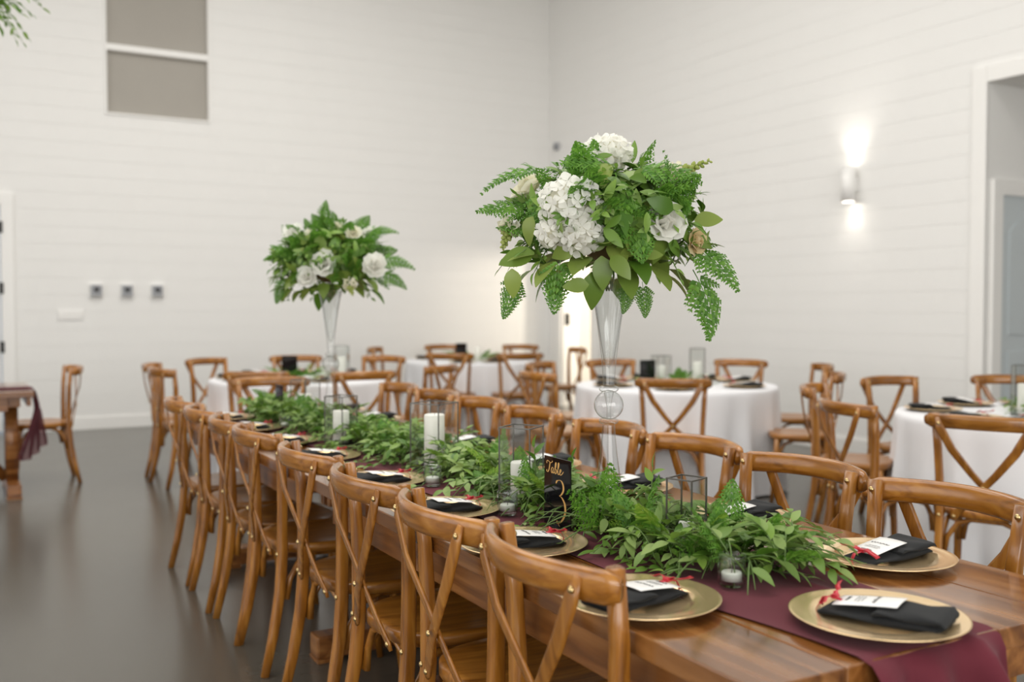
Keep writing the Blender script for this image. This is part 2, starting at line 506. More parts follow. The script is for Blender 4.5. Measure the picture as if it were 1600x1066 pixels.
mb.box(-0.12, 0, -0.03, 0, 0, 2.36); mb.box(0.92, 1.04, -0.03, 0, 0, 2.36); mb.box(0, 0.92, -0.03, 0, 2.24, 2.36)
mb.build('casing', M['trim'], do, 0.004)
mb = MB(); mb.box(0, 0.92, -0.012, 0, 0.01, 2.24); mb.build('door_leaf', M['blue_door'], do)
for (xa, xb) in ((0.10, 0.42), (0.50, 0.82)):
    for (za, zb, arch) in ((1.12, 1.95, 0.10), (0.16, 0.98, 0.0)):
        m2 = MB()
        pts = [(xa, za), (xb, za)] + [(xb + (xa - xb) * t / 8, zb + arch * math.sin(PI * t / 8)) for t in range(9)]
        m2.add([(x, -0.022, z) for x, z in pts] + [(x, -0.012, z) for x, z in pts],
               [tuple(range(len(pts)))] + [(i, (i + 1) % len(pts), len(pts) + (i + 1) % len(pts), len(pts) + i) for i in range(len(pts))], False)
        m2.build('door_panel', M['blue_door'], do)

# baseboards
mb = MB(); mb.box(DOOR1[1] + 0.12, X1 - 0.02, Y1 - 0.032, Y1 - 0.014, 0, 0.135)
tag(mb.build('baseboard_back', M['trim'], bevel=0.004), kind='structure')
mb = MB(); mb.box(X1 - 0.032, X1 - 0.014, RECESS[1] + 0.13, CORNER_DOOR[0] - 0.10, 0, 0.135)
tag(mb.build('baseboard_right', M['trim'], bevel=0.004), kind='structure')

# wall controls on the back wall
for i, xx in enumerate((1.352, 1.67, 1.99)):
    t = thing('wall_control', 'grey square control box on white wall, %s' % ('beside the light switches', 'between the two other control boxes', 'farthest from the light switches')[i], 'control box', (xx, Y1 - 0.016, 1.525), 0, 'wall control boxes')
    mb = MB(); mb.box(-0.07, 0.07, -0.03, 0, -0.075, 0.075); mb.build('back_plate', M['white_plastic'], t, 0.006)
    mb = MB(); mb.box(-0.058, 0.058, -0.055, -0.03, -0.062, 0.062); mb.build('housing', M['grey_plastic'], t, 0.012)
    mb = MB(); mb.lathe([(0.0, 0.0), (0.028, 0.0), (0.026, 0.016), (0.0, 0.016)], 16)
    k = mb.build('knob', M['dark_plastic'], t); k.rotation_euler = (PI / 2, 0, 0); k.location = (0, -0.055, 0.012)
t = thing('light_switch', 'long white light switch plate on the white wall', 'light switch', (1.09, Y1 - 0.016, 1.26))
mb = MB(); mb.box(-0.13, 0.13, -0.008, 0, -0.055, 0.055); mb.build('plate', M['white_plastic'], t, 0.003)
for i in range(5):
    mb = MB(); mb.box(-0.018, 0.018, -0.014, -0.008, -0.033, 0.033); k = mb.build('rocker', M['trim'], t, 0.002); k.location = (-0.096 + 0.048 * i, 0, 0)
t = thing('wall_outlet', 'white power outlet low on the plank wall', 'outlet', (1.945, Y1 - 0.016, 0.455))
mb = MB(); mb.box(-0.04, 0.04, -0.008, 0, -0.06, 0.06); mb.build('plate', M['white_plastic'], t, 0.003)
for s in (-1, 1):
    mb = MB(); mb.box(-0.018, 0.018, -0.011, -0.008, -0.015, 0.015); k = mb.build('socket', M['trim'], t, 0.002); k.location = (0, 0, s * 0.025)
t = thing('alarm_sensor', 'small grey alarm sensor high in the room corner', 'sensor', (X1 - 0.016, 11.50, 3.52))
mb = MB(); mb.box(-0.05, 0, -0.035, 0.035, -0.05, 0.05); mb.build('housing', M['grey_plastic'], t, 0.01)
mb = MB(); mb.box(-0.054, -0.048, -0.022, 0.022, -0.03, 0.012); mb.build('lens', M['dark_plastic'], t, 0.002)

# up-and-down wall lamp
t = thing('wall_lamp', 'white cylinder wall lamp shining up and down the plank wall', 'wall lamp', (X1 - 0.014, 6.385, 2.45))
mb = MB(); mb.box(-0.03, 0, -0.035, 0.035, -0.06, 0.06); mb.build('bracket', M['white_plastic'], t, 0.006)
mb = MB(); mb.lathe([(0.056, -0.155), (0.062, -0.155), (0.062, 0.155), (0.056, 0.155), (0.056, -0.155)], 28, o=(-0.09, 0, 0)); mb.build('lamp_body', M['white_plastic'], t)
for s in (-1, 1):
    mb = MB(); mb.lathe([(0.0, 0.0), (0.056, 0.0)], 24, o=(-0.09, 0, s * 0.135)); mb.build('bulb', emit('lamp_glow', (1, 0.93, 0.82), 14), t)
for s, e in ((1, 26), (-1, 7)):
    d = bpy.data.lights.new('wall_lamp_beam', 'SPOT'); d.energy = e * 0.36; d.spot_size = math.radians(96); d.spot_blend = 1.0; d.shadow_soft_size = 0.04; d.color = (1, 0.94, 0.86)
    o = bpy.data.objects.new('wall_lamp_beam', d); COL.objects.link(o); o.parent = t
    o.location = (-0.085, 0, s * 0.16); o.rotation_euler = (PI, 0, 0) if s > 0 else (0, 0, 0)

# ------------------------------------------------------------------ cross-back chairs
def make_chair():
    t = thing('cross_back_chair', 'x', 'chair')
    # seat: rounded shield outline, dished top
    def outline(k, inset):
        a = 2 * PI * k / 32
        c, s = math.cos(a), math.sin(a)
        x = 0.212 * math.copysign(abs(c) ** 0.62, c)
        y = 0.202 * math.copysign(abs(s) ** 0.62, s)
        x *= 1.0 + 0.10 * y / 0.2
        return x * (1 - inset), y * (1 - inset)
    vs, fs = [], []
    for ins, z in ((0.04, 0.432), (0.0, 0.436), (0.0, 0.462), (0.03, 0.468), (0.16, 0.466), (0.5, 0.460)):
        for k in range(32):
            x, y = outline(k, ins); vs.append((x, y, z))
    for i in range(5):
        for k in range(32):
            k2 = (k + 1) % 32; fs.append((i * 32 + k, i * 32 + k2, i * 32 + 32 + k2, i * 32 + 32 + k))
    fs.append(tuple(reversed(range(32)))); fs.append(tuple(range(160, 192)))
    mb = MB(); mb.add(vs, fs); seat = mb.build('seat', M['seat'], t)
    # rear legs run up to the crest rail
    for s in (-1, 1):
        pts = [(s * 0.196, -0.258, 0.0), (s * 0.192, -0.225, 0.14), (s * 0.187, -0.197, 0.30), (s * 0.184, -0.186, 0.44), (s * 0.189, -0.186, 0.60), (s * 0.197, -0.190, 0.74), (s * 0.206, -0.205, 0.880)]
        sz = [(0.028, 0.030), (0.031, 0.034), (0.034, 0.038), (0.034, 0.038), (0.033, 0.035), (0.033, 0.032), (0.032, 0.028)]
        mb = MB(); mb.sweep(pts, [rounded(a, b, 16, 4.5) for a, b in sz], (0, 1, 0)); mb.build('leg', M['chair'], t)
        pts = [(s * 0.178, 0.150, 0.434), (s * 0.184, 0.160, 0.30), (s * 0.190, 0.172, 0.14), (s * 0.194, 0.186, 0.0)]
        mb = MB(); mb.tube(pts, [0.019, 0.0185, 0.0165, 0.013], 10, (0, 1, 0)); mb.build('leg', M['chair'], t)
    # bent crest rail behind the posts, ends curling forward
    n = 20
    pts, secs = [], []
    for i in range(n + 1):
        u = -1 + 2 * i / n
        y = -0.300 + 0.084 * abs(u) ** 2.0
        z = 0.850 + 0.006 * (1 - u * u)
        pts.append((0.240 * u, y, z))
        e = 1 - abs(u)
        sc = 1.0 if e > 0.10 else 0.66 + 0.34 * math.sqrt(max(0, 1 - (1 - e / 0.10) ** 2))
        secs.append([(a * (1.0 if e > .05 else .85) , b * sc) for a, b in rounded(0.030, 0.064, 14, 2.4)])
    mb = MB(); mb.sweep(pts, secs, (0, -0.16, 1)); mb.build('crest_rail', M['rail'], t)
    # crossing back straps, bolted behind the rail
    for s in (-1, 1):
        ctrl = [Vector((s * 0.184, -0.268, 0.868)), Vector((s * 0.172, -0.2745, 0.828)), Vector((s * 0.122, -0.272, 0.735)), Vector((s * 0.048, -0.257 - 0.006 * s, 0.635)), Vector((s * -0.012, -0.246 - 0.006 * s, 0.565)), Vector((s * -0.078, -0.230, 0.495)), Vector((s * -0.122, -0.216, 0.440)), Vector((s * -0.130, -0.213, 0.424))]
        wdt = [0.018, 0.038, 0.037, 0.032, 0.030, 0.033, 0.032, 0.016]
        mb = MB(); mb.sweep(ctrl, [rounded(q, 0.009, 10, 4) for q in wdt], (0, -1, -0.25)); mb.build('back_strap', M['chair'], t)
    # bent hoops under the seat
    for s in (-1, 1):
        pts = [(s * 0.186, -0.172, 0.27), (s * 0.180, -0.158, 0.34), (s * 0.172, -0.118, 0.405), (s * 0.166, -0.06, 0.425), (s * 0.164, 0.04, 0.425), (s * 0.166, 0.10, 0.402), (s * 0.172, 0.134, 0.34), (s * 0.178, 0.146, 0.27)]
        mb = MB(); mb.tube(pts, 0.0115, 8, (1, 0, 0)); mb.build('hoop_brace', M['chair'], t)
    for y, xx in ((-0.168, 0.170), (0.142, 0.160)):
        pts = [(-xx, y, 0.27), (-xx + 0.012, y, 0.34), (-xx + 0.055, y, 0.405), (-xx + 0.11, y, 0.425), (xx - 0.11, y, 0.425), (xx - 0.055, y, 0.405), (xx - 0.012, y, 0.34), (xx, y, 0.27)]
        mb = MB(); mb.tube(pts, 0.0115, 8, (0, 1, 0)); mb.build('hoop_brace', M['chair'], t)
    # bolts
    mb = MB(); mb.lathe([(0.0075, 0.0), (0.0075, 0.002), (0.005, 0.0045), (0.0, 0.0052)], 10)
    bolt = mb.mesh('bolt', M['brass'])
    spots = []
    for s in (-1, 1):
        spots += [((s * 0.176, -0.2775, 0.844), (PI / 2, 0, 0)), ((s * -0.122, -0.2205, 0.442), (PI / 2, 0, 0)), ((s * 0.186, -0.206, 0.438), (PI / 2, 0, 0)), ((s * 0.2045, -0.1870, 0.856), (-PI / 2, 0, 0))]
    spots.append(((0, -0.266, 0.580), (PI / 2, 0, 0)))
    for lc, rt in spots:
        link('bolt', bolt, t, Matrix.Translation(lc) @ Euler(rt).to_matrix().to_4x4())
    return t

chair0 = make_chair(); register(chair0)
chair_used = [False]
def chair(loc, rz, label, group=None):
    c = copy_tree(chair0) if chair_used[0] else chair0
    chair_used[0] = True
    return place(c, loc, rz, label, 'chair', group)

ORD = ['first', 'second', 'third', 'fourth', 'fifth', 'sixth', 'seventh', 'eighth']
rnd = random.Random(4)
LY = [1.612, 2.075, 2.555, 3.11, 3.72, 4.11, 4.59, 5.08]
RY = [1.60, 2.13, 2.665, 3.20, 3.82, 4.36, 4.87, 5.42]
RX = [2.115, 2.15, 2.185, 2.20, 2.225, 2.24, 2.24, 2.25]
for i, y in enumerate(LY):
    chair((1.212 + rnd.uniform(-.006, .006), y, 0), -PI / 2 + rnd.uniform(-.03, .03), 'cross-back wooden chair at plank table, %s from maroon-draped end, on open-floor side' % ORD[i], 'chairs at the plank table')
for i, y in enumerate(RY):
    chair((RX[i] - 0.195, y, 0), PI / 2 + rnd.uniform(-.03, .03), 'cross-back wooden chair at plank table, %s from maroon-draped end, on round-tables side' % ORD[i], 'chairs at the plank table')
def face(loc, target):
    d = Vector(target) - Vector(loc)
    return math.atan2(d.y, d.x) - PI / 2
g = ground(432, 6.45)
chair((g.x - 0.10, g.y - 0.25, 0), PI + math.radians(-14), 'cross-back wooden chair at the plank table head away from the draped end', 'chairs at the plank table')

# ------------------------------------------------------------------ plank tables
def plank_table(label, x0, x1, y0, y1, seed, inset=0.32):
    """long axis along y"""
    r = random.Random(seed)
    t = thing('plank_table', label, 'table', ((x0 + x1) / 2, (y0 + y1) / 2, 0))
    hw, hl = (x1 - x0) / 2, (y1 - y0) / 2
    n = 5
    pw = (x1 - x0) / n
    for i in range(n):
        mb = MB(); dz = r.uniform(-0.0008, 0.0008)
        mb.box(-hw + i * pw + 0.0008, -hw + (i + 1) * pw - 0.0008, -hl, hl, 0.718, 0.760 + dz)
        mb.build('plank', M['table'], t, 0.0025)
    for s in (-1, 1):
        mb = MB(); mb.box(s * (hw - 0.045) - 0.014, s * (hw - 0.045) + 0.014, -hl + 0.16, hl - 0.16, 0.625, 0.718); mb.build('apron', M['table_dark'], t, 0.003)
        mb = MB(); mb.box(-hw + 0.06, hw - 0.06, s * (hl - 0.03) - 0.014, s * (hl - 0.03) + 0.014, 0.655, 0.718); mb.build('apron', M['table_dark'], t, 0.003)
        yy = s * (hl - inset)
        mb = MB(); mb.box(-0.36, 0.36, yy - 0.045, yy + 0.045, 0.015, 0.10); k = mb.build('trestle_foot', M['table_dark'], t, 0.008)
        for q in (-1, 1):
            mb = MB(); mb.box(q * 0.31 - 0.05, q * 0.31 + 0.05, yy - 0.05, yy + 0.05, 0, 0.015); mb.build('foot_pad', M['table_dark'], k, 0.003)
            mb = MB(); mb.sweep([(q * 0.08, yy, 0.10), (q * 0.08, yy, 0.65)], [rounded(0.085, 0.085, 12, 8)] * 2, (0, 1, 0)); mb.build('leg', M['table_dark'], t)
        mb = MB(); mb.box(-0.38, 0.38, yy - 0.045, yy + 0.045, 0.645, 0.717); mb.build('crossbeam', M['table_dark'], t, 0.006)
        mb = MB(); mb.sweep([(0, yy - s * 0.04, 0.10), (0, yy - s * 0.50, 0.70)], [rounded(0.07, 0.07, 12, 8)] * 2, (1, 0, 0)); mb.build('diagonal_brace', M['table_dark'], t)
    return t
TX0, TX1 = 1.042, 2.0
plank_table('long brown plank table with maroon runner hanging over its end', TX0, TX1, 1.105, 3.278, 1)
plank_table('long brown plank table whose head chair stands near the round tables', TX0, TX1, 3.282, 5.455, 2)
# the other wooden table at the left
lt = plank_table('wooden plank table under a sheer maroon cloth beside the glazed door', -0.49, 0.49, -1.1, 1.1, 3, 0.125)
lt.rotation_euler = (0, 0, PI / 2); lt.location = (-0.635, 8.03, 0)
chair((0.55, 8.37, 0), math.radians(91), 'cross-back wooden chair at head of the table with sheer maroon cloth')

# ------------------------------------------------------------------ maroon runner
def runner_mesh():
    L_flat, L_hang = 4.28, 0.50
    def fn(u, v):
        xx = v  # across
        s = u * (L_flat + L_hang)
        # s = 0 at far end
        y = 5.40 - s
        cx = 1.435 + 0.012 * math.sin(y * 2.1)
        hwid = 0.185 + 0.014 * math.sin(y * 3.7 + 1) + 0.008 * math.sin(y * 9.0)
        x = cx + (v - 0.5) * 2 * hwid
        z = 0.7635 + 0.0018 * (1 + math.sin(v * 26 + 2.4 * math.sin(y * 1.7))) * (0.5 + 0.5 * math.sin(y * 2.3 + v * 4)) ** 2 + 0.003 * math.exp(-((v - 0.8 - 0.05 * math.sin(y * 3)) / 0.035) ** 2)
        ye = 1.105 - 0.006
        if y > ye + 0.02:
            return (x, y, z)
        d = (ye + 0.02) - y
        q = min(d / 0.045, 1.0) * PI / 2
        yy = ye + 0.02 - 0.03 * math.sin(q) 
        zz = z - 0.03 * (1 - math.cos(q)) - max(0, d - 0.045)
        g = min(1, d / 0.30)
        fold = math.sin(v * 17 + 0.6) * 0.020 + math.sin(v * 31 + 2) * 0.008 * g + 0.022 * math.exp(-((v - 0.78) / 0.07) ** 2)
        yy -= (fold + 0.024) * min(1, d / 0.09)
        x = cx + (v - 0.5) * 2 * hwid * (1 - 0.06 * g)
        return (x + 0.012 * g * math.sin(v * 12), yy, zz)
    mb = MB(); mb.grid(fn, 200, 64)
    return mb
o = runner_mesh().build('table_runner', M['runner'])
tag(o, 'maroon cloth runner along the plank table, hanging over its end', 'runner')
# sheer cloth over the end of the other table
m, n_, l_, b_ = new_mat('sheer_maroon')
setp(b_, (0.10, 0.02, 0.03), 0.8)
trn = n_.new('ShaderNodeBsdfTransparent'); trn.inputs['Color'].default_value = (0.75, 0.60, 0.62, 1)
msh = n_.new('ShaderNodeMixShader'); msh.inputs[0].default_value = 0.42
l_.new(b_.outputs[0], msh.inputs[1]); l_.new(trn.outputs[0], msh.inputs[2]); l_.new(msh.outputs[0], n_['Material Output'].inputs['Surface'])
M['sheer'] = m
def sheer(u, v):
    s = u * 1.58
    q = v - 0.5
    if s < 1.1: return (-0.64 + s, 7.84 + 0.30 * q, 0.7655 + 0.003 * math.sin(v * 25))
    d = s - 1.1
    wv = 0.30 + 0.30 * min(1, d / 0.42)
    g = max(0, min(1, (d - 0.12) / 0.33))
    return (0.470 + (0.09 * v - 0.15 * (1 - v)) * g + 0.012 * min(1, d / 0.03) + 0.022 * (1 + math.sin(v * 24)) * min(1, d / 0.2), 7.84 + wv * q, 0.7655 - max(0, d - 0.01) - 0.03 * math.sin(v * 5) * min(1, d / .4))
mb = MB(); mb.grid(sheer, 70, 40)
tag(mb.build('table_runner', M['sheer']), 'sheer maroon cloth hanging over the table end beside the lone chair', 'runner')

# ------------------------------------------------------------------ place settings
def charger_mesh():
    mb = MB()
    mb.lathe([(0.0, 0.0), (0.092, 0.0), (0.097, 0.0012), (0.105, 0.0105), (0.108, 0.0122), (0.130, 0.0128), (0.148, 0.0140), (0.1540, 0.0152), (0.1558, 0.0146), (0.154, 0.0128), (0.130, 0.0104), (0.108, 0.0096), (0.100, 0.0010), (0.093, -0.003), (0.0, -0.003)], 56)
    return mb.mesh('charger_plate', M['gold'])
CH = charger_mesh()
def napkin_proto():
    t = thing('folded_napkin', 'x', 'napkin')
    # lies along local y; +y end carries the ribbon
    def body(L, W, Hh, y0, lift, taper):
        def fn(u, v):
            y = y0 + (u - 0.5) * L
            a = v * 2 * PI
            c, s = math.cos(a), math.sin(a)
            e = min(u, 1 - u)
            en = min(1, (e / 0.05 + 0.35)) if e < 0.05 else 1
            wd = W / 2 * (1 - taper * u) * (0.96 + 0.04 * en)
            x = wd * math.copysign(abs(c) ** 0.5, c)
            hh = Hh * en * (1 - 0.35 * u)
            z = lift + hh / 2 + hh / 2 * math.copysign(abs(s) ** 0.7, s) + 0.002 * math.sin(u * 9 + v * 12)
            return (x, y, z)
        m2 = MB(); m2.grid(fn, 16, 24)
        n = 24
        m2.add([fn(0, j / n) for j in range(n)], [tuple(range(n))]); m2.add([fn(1, j / n) for j in range(n)], [tuple(reversed(range(n)))])
        return m2
    body(0.225, 0.100, 0.018, 0.0, 0.004, 0.18).build('cloth', M['napkin'], t)
    body(0.125, 0.106, 0.017, -0.052, 0.0195, 0.05).build('pocket_fold', M['napkin'], t)
    mb = MB()
    def card(u, v): return ((v - 0.5) * 0.070 + 0.004, -0.030 + u * 0.115, 0.0385 - 0.010 * u - 0.004 * u * u + 0.002 * math.sin(v * 3))
    mb.grid(card, 6, 4)
    c = mb.build('name_card', M['paper'], t)
    sol = c.modifiers.new('thickness', 'SOLIDIFY'); sol.thickness = 0.0008
    # handwritten lines
    mb = MB(); r = random.Random(2)
    for k, (yy, wv, th) in enumerate(((0.066, 0.028, 0.0006), (0.050, 0.034, 0.0003), (0.044, 0.038, 0.0003), (0.038, 0.030, 0.0003), (0.016, 0.046, 0.0008))):
        pts = []
        for i in range(19):
            q = i / 18
            x = 0.006 + (q - 0.5) * wv
            y = yy + math.sin(i * 2.1 + k) * (0.0042 if th > 0.0005 else 0.0010) * r.uniform(0.4, 1)
            uu = (y + 0.030) / 0.115
            pts.append((x, y, 0.0396 - 0.010 * uu - 0.004 * uu * uu + 0.002 * math.sin(3 * ((x - 0.006) / 0.062 + 0.5))))
        mb.sweep(pts, [[(-th, -0.0001), (th, -0.0001), (th, 0.0003), (-th, 0.0003)]] * 19, (0, 0, 1))
    mb.build('lettering', M['ink'], c)
    # ribbon knot with two tails
    mb = MB()
    sec = lambda q: [(-q, -0.0005), (q, -0.0005), (q, 0.0005), (-q, 0.0005)]
    def rib(pts, q): mb.sweep(pts, [sec(q)] * len(pts), (0.2, 0.5, 1))
    rib([(-0.004, 0.075, 0.0275), (0.0, 0.090, 0.030), (0.004, 0.112, 0.026), (0.006, 0.118, 0.014), (0.006, 0.116, 0.004)], 0.005)
    rib([(0.002, 0.088, 0.031), (0.016, 0.094, 0.037), (0.028, 0.092, 0.036), (0.044, 0.100, 0.040), (0.056, 0.098, 0.046)], 0.0048)
    rib([(0.0, 0.088, 0.031), (-0.012, 0.092, 0.036), (-0.024, 0.098, 0.034), (-0.038, 0.096, 0.028), (-0.050, 0.102, 0.026)], 0.0048)
    mb.box(-0.006, 0.007, 0.083, 0.095, 0.0275, 0.0345)
    mb.build('ribbon', M['ribbon'], t)
    return t
nap0 = napkin_proto(); register(nap0); nap_used = [False]
def napkin(loc, rz, label, group):
    c = copy_tree(nap0) if nap_used[0] else nap0
    nap_used[0] = True
    return place(c, loc, rz, label, 'napkin', group)
def setting(x, y, z, rz, lab, grp, jit=0.0):
    o = link('charger_plate', CH, None, Matrix.Translation((x, y, z + 0.0032)))
    tag(o, 'gold charger ' + lab, 'charger plate', 'gold chargers ' + grp)
    napkin((x + 0.012 * math.sin(rz), y - 0.012 * math.cos(rz), z + 0.0035), rz + jit, 'black napkin ' + lab, 'black napkins ' + grp)
LCX = [1.150, 1.175, 1.19, 1.20, 1.195, 1.195, 1.195, 1.195]
LCY = [1.540, 2.04, 2.50, 3.02, 3.62, 4.12, 4.64, 5.14]
RCY = [1.535, 2.02, 2.54, 3.06, 3.66, 4.20, 4.72, 5.22]
for i, y in enumerate(LCY):
    setting(LCX[i], y, 0.7605, -PI / 2 + rnd.uniform(-.1, .1) + (0.12 if i == 0 else 0), '%s from draped table end, on open-floor side' % ORD[i], 'on the plank tables')
for i, y in enumerate(RCY):
    setting(1.828, y, 0.7605, PI / 2 + rnd.uniform(-.1, .1), '%s from draped table end, on round-tables side' % ORD[i], 'on the plank tables')
setting(1.442, 1.222, 0.7672, 0.42, 'on the maroon runner at the draped table end', 'on the plank tables')

# ------------------------------------------------------------------ leaves, ferns and flowers
def leaf_mesh(name, mat, L, W, p=0.85, curl=0.18, fold=0.25, n=6, twist=0.0):
    vs, fs = [], []
    for i in range(n + 1):
        t = i / n
        wv = W / 2 * math.sin(PI * min(1, t ** p * 0.97 + 0.015)) ** 0.85
        zc = -curl * L * t * t + 0.10 * L * t
        tw = twist * t
        for s in (-1, 0, 1):
            x, z = s * wv, abs(s) * fold * wv
            vs.append((x * math.cos(tw) - z * math.sin(tw), L * t, zc + x * math.sin(tw) + z * math.cos(tw)))
    for i in range(n):
        for j in range(2):
            a = i * 3 + j
            fs.append((a, a + 1, a + 4, a + 3))
    me = bpy.data.meshes.new(name); me.from_pydata(vs, [], fs)
    me.polygons.foreach_set('use_smooth', [True] * len(fs)); me.materials.append(mat)
    return me

def fern_mesh(name, mat, npin=9, droop=0.30, seed=0, width=0.42):
    """unit-long triangular frond: pinnae on a rachis, each with pointed lobes"""
    r = random.Random(seed)
    vs, fs = [], []
    def pos(t): return Vector((0.03 * math.sin(t * 3 + seed), t * (1 - 0.1 * t), -droop * t * t))
    N = 8
    for i in range(N + 1):
        p = pos(i / N); q = 0.008 * (1 - 0.8 * i / N)
        vs += [tuple(p + Vector((-q, 0, 0.002))), tuple(p + Vector((q, 0, 0.002)))]
    for i in range(N): fs.append((2 * i, 2 * i + 1, 2 * i + 3, 2 * i + 2))
    for i in range(npin):
        t = 0.14 + 0.86 * (i / (npin - 1)) ** 0.92
        pl = width * (1 - t) ** 0.85 * min(1, (t + 0.32) / 0.46) + 0.035
        for s in (-1, 1):
            base = pos(t)
            d = Vector((s * 0.82, 0.57 + 0.35 * t, -0.16 + r.uniform(-.14, .14))).normalized()
            nrm = Vector((s * 0.2, -0.1, 1)).normalized()
            side = d.cross(nrm).normalized()
            nl = max(2, int(round(pl / 0.058)))
            for k in range(nl):
                q = (k + 0.5) / nl
                b = base + d * (pl * q) + Vector((0, 0, -0.2 * pl * q * q))
                ll = 0.100 * (1 - q) ** 0.5 * min(1, pl / 0.20) ** 0.5 + 0.020
                for s2 in (-1, 1):
                    dd = (side * s2 * 0.80 + d * 0.72).normalized()
                    sd = dd.cross(nrm).normalized() * (ll * 0.30)
                    o = len(vs)
                    vs += [tuple(b), tuple(b + dd * ll * 0.45 + sd + nrm * 0.05 * ll), tuple(b + dd * ll - nrm * 0.12 * ll), tuple(b + dd * ll * 0.40 - sd + nrm * 0.05 * ll)]
                    fs.append((o, o + 1, o + 2, o + 3))
            o = len(vs)
            sd = side * 0.013
            vs += [tuple(base), tuple(base + d * pl * 0.75 + sd), tuple(base + d * (pl * 1.08) + Vector((0, 0, -0.2 * pl))), tuple(base + d * pl * 0.75 - sd)]
            fs.append((o, o + 1, o + 2, o + 3))
    me = bpy.data.meshes.new(name); me.from_pydata(vs, [], fs); me.materials.append(mat)
    return me

LEAF = [leaf_mesh('leaf', M['leaf'], 1, 0.40, 0.85, 0.2, 0.22, twist=0.15), leaf_mesh('leaf', M['leaf'], 1, 0.46, 0.75, 0.38, 0.3, twist=-0.2),
        leaf_mesh('leaf', M['leaf2'], 1, 0.44, 0.8, 0.3, 0.2, twist=0.2), leaf_mesh('leaf', M['leaf'], 1, 0.34, 0.9, 0.10, 0.25)]
LIME = leaf_mesh('leaf', M['lime'], 1, 0.34, 0.85, 0.1, 0.25)
SALAL = [leaf_mesh('leaf', M['salal'], 1, 0.60, 0.78, 0.25, 0.10, 7), leaf_mesh('leaf', M['salal'], 1, 0.66, 0.72, 0.40, 0.16, 7, 0.15)]
FERN = [fern_mesh('fern_frond', M['fern'], 8, 0.28, 1), fern_mesh('fern_frond', M['fern'], 9, 0.50, 2, 0.36), fern_mesh('fern_frond', M['fern'], 8, 0.08, 3, 0.46)]
FERN_L = fern_mesh('fern_frond', M['lime'], 10, 0.2, 5, 0.36)

def aim(p, d, nrm, scale):
    """matrix: local y along d, local z near nrm"""
    y = Vector(d).normalized()
    x = y.cross(Vector(nrm))
    if x.length < 1e-4: x = y.cross(Vector((0.3, 0.9, 0.2)))
    x.normalize()
    z = x.cross(y)
    m = Matrix((x, y, z)).transposed().to_4x4()
    return Matrix.Translation(p) @ m @ Matrix.Scale(scale, 4)

CAMV = Vector((0, 0, CAM_H))
class Foliage:
    def __init__(s, root): s.root, s.items, s.stems = root, [], MB()
    def add(s, me, mtx, size): s.items.append((me, mtx, size))
    def finish(s, caps):
        base = Matrix.Translation(-s.root.location)
        by = {}
        for it in s.items: by.setdefault(it[0].name.split('.')[0], []).append(it)
        rest = []
        for kind, lst in by.items():
            lst.sort(key=lambda it: -it[2] / (it[1].translation - CAMV).length)
            c = caps.get(kind, 300)
            for me, mtx, sz in lst[:c]: link(kind, me, s.root, base @ mtx)
            rest += lst[c:]
        if rest:
            V, Fc, mi, mats, off = [], [], [], [], 0
            for me, mtx, sz in rest:
                nv = len(me.vertices)
                co = np.empty(nv * 3, dtype=np.float64); me.vertices.foreach_get('co', co)
                A = np.array(base @ mtx)
                V.append(co.reshape(-1, 3) @ A[:3, :3].T + A[:3, 3])
                m0 = me.materials[0]
                if m0 not in mats: mats.append(m0)
                k = mats.index(m0)
                for p in me.polygons:
                    Fc.append(tuple(i + off for i in p.vertices)); mi.append(k)
                off += nv
            me = bpy.data.meshes.new('foliage'); me.from_pydata(np.concatenate(V).tolist(), [], Fc)
            for m0 in mats: me.materials.append(m0)
            me.polygons.foreach_set('material_index', mi)
            me.polygons.foreach_set('use_smooth', [True] * len(Fc))
            link('foliage', me, s.root)['kind'] = 'stuff'
        if s.stems.v:
            o = s.stems
            o.v = [tuple(Vector(p) - s.root.location) for p in o.v]
            o.build('stems', M['stem'], s.root)['kind'] = 'stuff'

def rdir(r): 
    z = r.uniform(-1, 1); a = r.uniform(0, 2 * PI); q = math.sqrt(1 - z * z)
    return Vector((q * math.cos(a), q * math.sin(a), z))

def sprig(fo, r, p0, d, L, n, size, meshes, floor_z, droop=0.5, clear=None, face_dir=None):
    """a stem with alternating leaves"""
    p0, d = Vector(p0), Vector(d).normalized()
    pts = []
    for i in range(7):
        t = i / 6
        p = p0 + d * (L * t) + Vector((0, 0, -droop * L * t * t))
        if p.z < floor_z: p.z = floor_z + 0.004
        pts.append(p)
    fo.stems.tube(pts, [0.0018] * 5 + [0.0013, 0.0008], 5)
    for k in range(n):
        t = 0.12 + 0.88 * (k + 0.5) / n
        i = min(5, int(t * 6)); f = t * 6 - i
        p = pts[i].lerp(pts[i + 1], f)
        tan = (pts[i + 1] - pts[i]).normalized()
        side = tan.cross(Vector((0, 0, 1)))
        if side.length < 0.1: side = Vector((1, 0, 0))
        side.normalize()
        s = 1 if k % 2 else -1
        ld = (tan * 0.75 + side * s * r.uniform(0.5, 1.0) + Vector((0, 0, r.uniform(-0.25, 0.45)))).normalized()
        if k == n - 1: ld = (tan + Vector((0, 0, r.uniform(-.2, .2)))).normalized()
        sz = size * r.uniform(0.7, 1.2) * (1.0 - 0.25 * t)
        tip = p + ld * sz
        if tip.z < floor_z + 0.004:
            ld.z = max(ld.z, (floor_z + 0.006 - p.z) / sz); ld.normalize(); tip = p + ld * sz
        if clear and (clear(p) or clear(tip) or clear(p.lerp(tip, .5))): continue
        nr = Vector((r.uniform(-.5, .5), r.uniform(-.5, .5), 1.0)) if face_dir is None else Vector(face_dir) + rdir(r) * 0.55
        fo.add(r.choice(meshes), aim(p, ld, nr, sz), sz)

